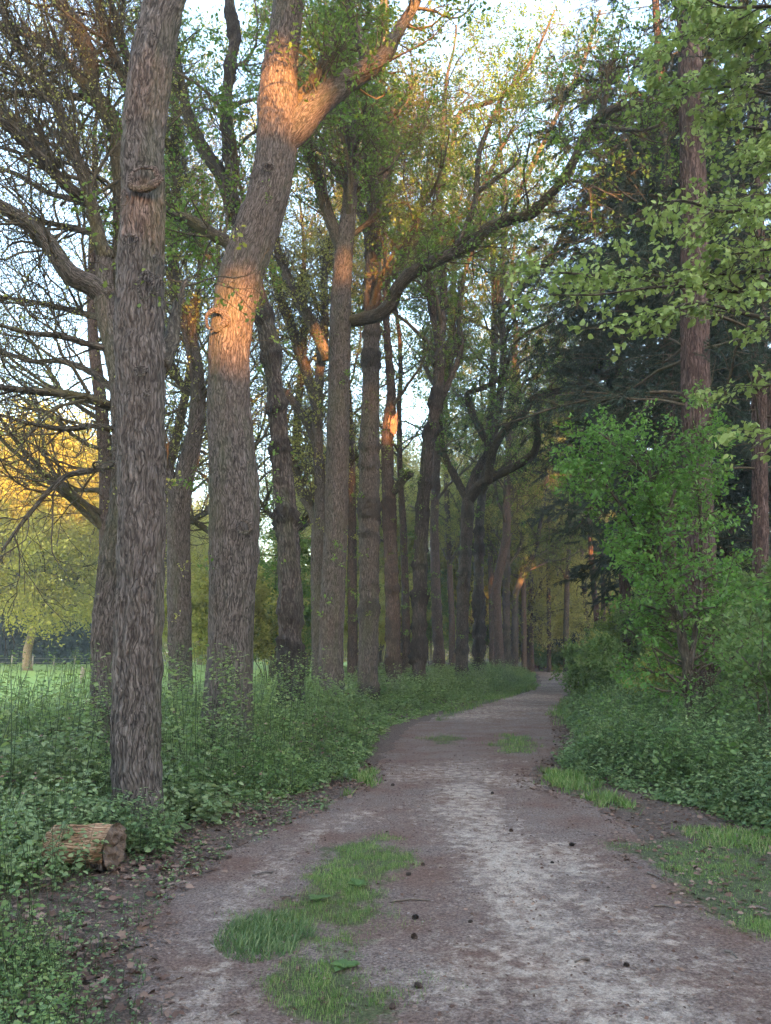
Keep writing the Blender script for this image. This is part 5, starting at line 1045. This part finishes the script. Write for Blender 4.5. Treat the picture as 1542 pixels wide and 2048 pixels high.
# broad dock leaves on the island
for i, (px, py, lb) in enumerate([(635, 1808, 'broad pale dock plant on the left side of the rut island'), (718, 1778, 'grey-green dock rosette near the top of the rut island'), (690, 1945, 'single pale dock shoot low on the rut island')]):
    p = gnd(px, py); r_ = np.random.default_rng(i); n = 9; a = np.arange(n) * 2.4; D = np.stack([np.cos(a), np.sin(a), .25 + .3 * r_.random(n)], -1); z = .02
    mb = MB(); leaves(mb, np.tile([p[0], p[1], z], (n, 1)), D, norm(np.stack([-np.cos(a) * .3, -np.sin(a) * .3, 1 + 0 * a], -1)), r_.uniform(.05, .10, n), 'oval', r_.uniform(0, .3, n)); tag(mb.build('dock_plant', M_NETT, None, loc=(p[0], p[1], 0), smooth=False), lb, 'plant', 'dock plants between the ruts')

# ------------------------------------------------------------------ added firs behind the viewer: unseen sun blockers, gaps cut toward chosen lit spots
PATCH = [((465, 655), 11.8, .40), ((478, 605), 11.8, .14), ((458, 700), 11.8, .22), ((548, 178), 11.8, .42), ((585, 235), 11.8, .36), ((605, 262), 11.8, .12), ((560, 215), 11.8, .4), ((352, 15), 7.3, .0), ((288, 195), 7.3, .06), ((318, 450), 7.3, .04),
  ((155, 92), 12, .12), ((170, 130), 12, .05), ((60, 66), 12.2, .12), ((30, 290), 12, -.05), ((655, 690), 26.5, .5), ((850, 20), 12.2, .4), ((775, 165), 12, .3), ((830, 440), 24, .8), ((765, 360), 23, .1), ((780, 850), 27, .4), ((1061, 1190), 66, .5), ((575, 740), 26, .2),
  ((1080, 930), 60, 2), ((1110, 880), 70, 2), ((1060, 980), 60, 1.5), ((560, 860), 60, 1.5), ((330, 850), 60, 1.5), ((1000, 900), 60, 1.2), ((800, 270), 24, .7), ((925, 975), 50, .8), ((1500, 640), 40, 1), ((1370, 1010), 40, 1), ((1030, 100), 25, 1)]
PT = np.array([at(a[0], a[1], D) for a, D, r in PATCH]); PR = np.array([r for _, _, r in PATCH])
def gap_keep(C, pad=.12):  # opens holes in the added crowns along sun rays to the patch spots
    k = np.ones(len(C), bool)
    for p, r in zip(PT, PR):
        d = C - p; s = d @ SUN; q = np.linalg.norm(d - s[:, None] * SUN, axis=1); k &= ~((q < r + pad) & (s > 0))
    return k
def sun_blocker(x, y, H, seed):
    rng = np.random.default_rng(seed)
    for dx in (0, .7, -.7, 1.3, -1.3, 2, -2, 2.8, -2.8):
        if gap_keep(np.array([[x + dx, y, z] for z in np.arange(1, H, .4)]), .22).all(): x += dx; break
    root = empty('fir_tree', (x, y, 0), 'tall dense fir added behind the viewer to block the low sun', 'tree', 'firs added behind the viewer as sun blockers')
    mb = MB(); big_tube(mb, [[x, y, -.1], [x, y, H * .5], [x, y, H]], [.3, .2, .03], k=10, step=.5, seed=seed, flare=.3)
    mb.build('trunk', M_FIR, root, loc=(x, y, 0))
    n = 7500; z = rng.uniform(.0, 1, n) ** .9 * H; Rm = (4.3 * (1 - (z / H) ** 5) + .5); a = rng.uniform(0, 6.28, n); rr = Rm * np.sqrt(rng.uniform(.05, 1, n)); C = np.stack([x + np.cos(a) * rr, y + np.sin(a) * rr, z + .2], -1)
    D_ = norm(rng.normal(size=C.shape) + [0, 0, -.6]); S_ = rng.uniform(.5, .85, len(C)); kk = gap_keep(C + D_ * S_[:, None] * .5, .2) & gap_keep(C, .05) & gap_keep(C + D_ * S_[:, None], .05); C = C[kk]; D_ = D_[kk]; S_ = S_[kk]
    lf = MB(); leaves(lf, C, D_, norm(rng.normal(size=C.shape) + [0, .2, .3]), S_, 'oval', rng.uniform(0, 1, len(C))); lf.build('crown', M_NEED, root, loc=(x, y, 0), smooth=False)
perp = np.array([-SUN[1], SUN[0]]) / math.hypot(SUN[0], SUN[1]); sd = SUN[:2] / np.linalg.norm(SUN[:2])
c0 = np.array([-6.0, 18.0]) 
k_ = 0
for row, dist in enumerate((85, 92)):
    for u in np.arange(-62, 63, 6.0):
        q = c0 + sd * dist + perp * (u + 3 * row); sun_blocker(q[0], q[1], 33 + rg.uniform(-1.2, 1.2) + row * .8, 1000 + k_); k_ += 1
# ------------------------------------------------------------------ evening air
mh = bpy.data.materials.new('evening_air'); mh.use_nodes = True; th_ = mh.node_tree; th_.nodes.clear()
ho = th_.nodes.new('ShaderNodeOutputMaterial'); hv = th_.nodes.new('ShaderNodeVolumePrincipled'); hv.inputs['Color'].default_value = (.86, .90, .95, 1); hv.inputs['Density'].default_value = HAZE; hv.inputs['Anisotropy'].default_value = .2
th_.links.new(hv.outputs[0], ho.inputs['Volume'])
mb = MB(); a, b, c, d, e, f = -395, 395, -125, 695, -3, 48
mb.add([[a, c, e], [b, c, e], [b, d, e], [a, d, e], [a, c, f], [b, c, f], [b, d, f], [a, d, f]], q=[[0, 3, 2, 1], [4, 5, 6, 7], [0, 1, 5, 4], [1, 2, 6, 5], [2, 3, 7, 6], [3, 0, 4, 7]])
tag(mb.build('haze', mh, None, smooth=False), 'faint evening haze between the trees', None, None, 'stuff')
MARKS = [(-2000, 'left edge of the photo'), (275, 'nearest oak'), (455, 'thick bent oak'), (580, 'dark knobbly oak'), (665, 'smooth grey oak'), (737, 'ringed oak'), (785, 'snapped thin tree'), (838, 'pale knobbly oak'), (925, 'forked oak'), (1000, 'bent slender oak'), (1132, 'dark trunk at the path bend'), (1250, 'slim grey trunk'), (1405, 'huge fir'), (1525, 'edge fir'), (9000, 'right edge of the photo')]
bins = {}
for o in COL.objects:
    if o.parent is None and o.get('group') in (G1, 'young beeches of the far wood', 'dark firs of the right-hand wood'):
        px = 771 + o.location.x / o.location.y * F; k = sum(px > m[0] for m in MARKS) - 1; bins.setdefault((o['group'], k), []).append(o)
ORD = ['first', 'second', 'third', 'fourth', 'fifth', 'sixth', 'seventh', 'eighth', 'ninth']
for (g_, k), L in bins.items():
    kd = {'l': 'far leafy oak', 'y': 'pale layered beech', 'd': 'dark shaded fir'}[g_[0]]
    for i, o in enumerate(sorted(L, key=lambda o: o.location.y)):
        o['label'] = kd + (', %s back' % ORD[min(i, 8)] if len(L) > 1 else '') + ' between ' + MARKS[k][1] + ' and ' + MARKS[min(k + 1, len(MARKS) - 1)][1]
print('faces', sum(len(o.data.polygons) for o in COL.objects if o.type == 'MESH'), 'objs', len(COL.objects))
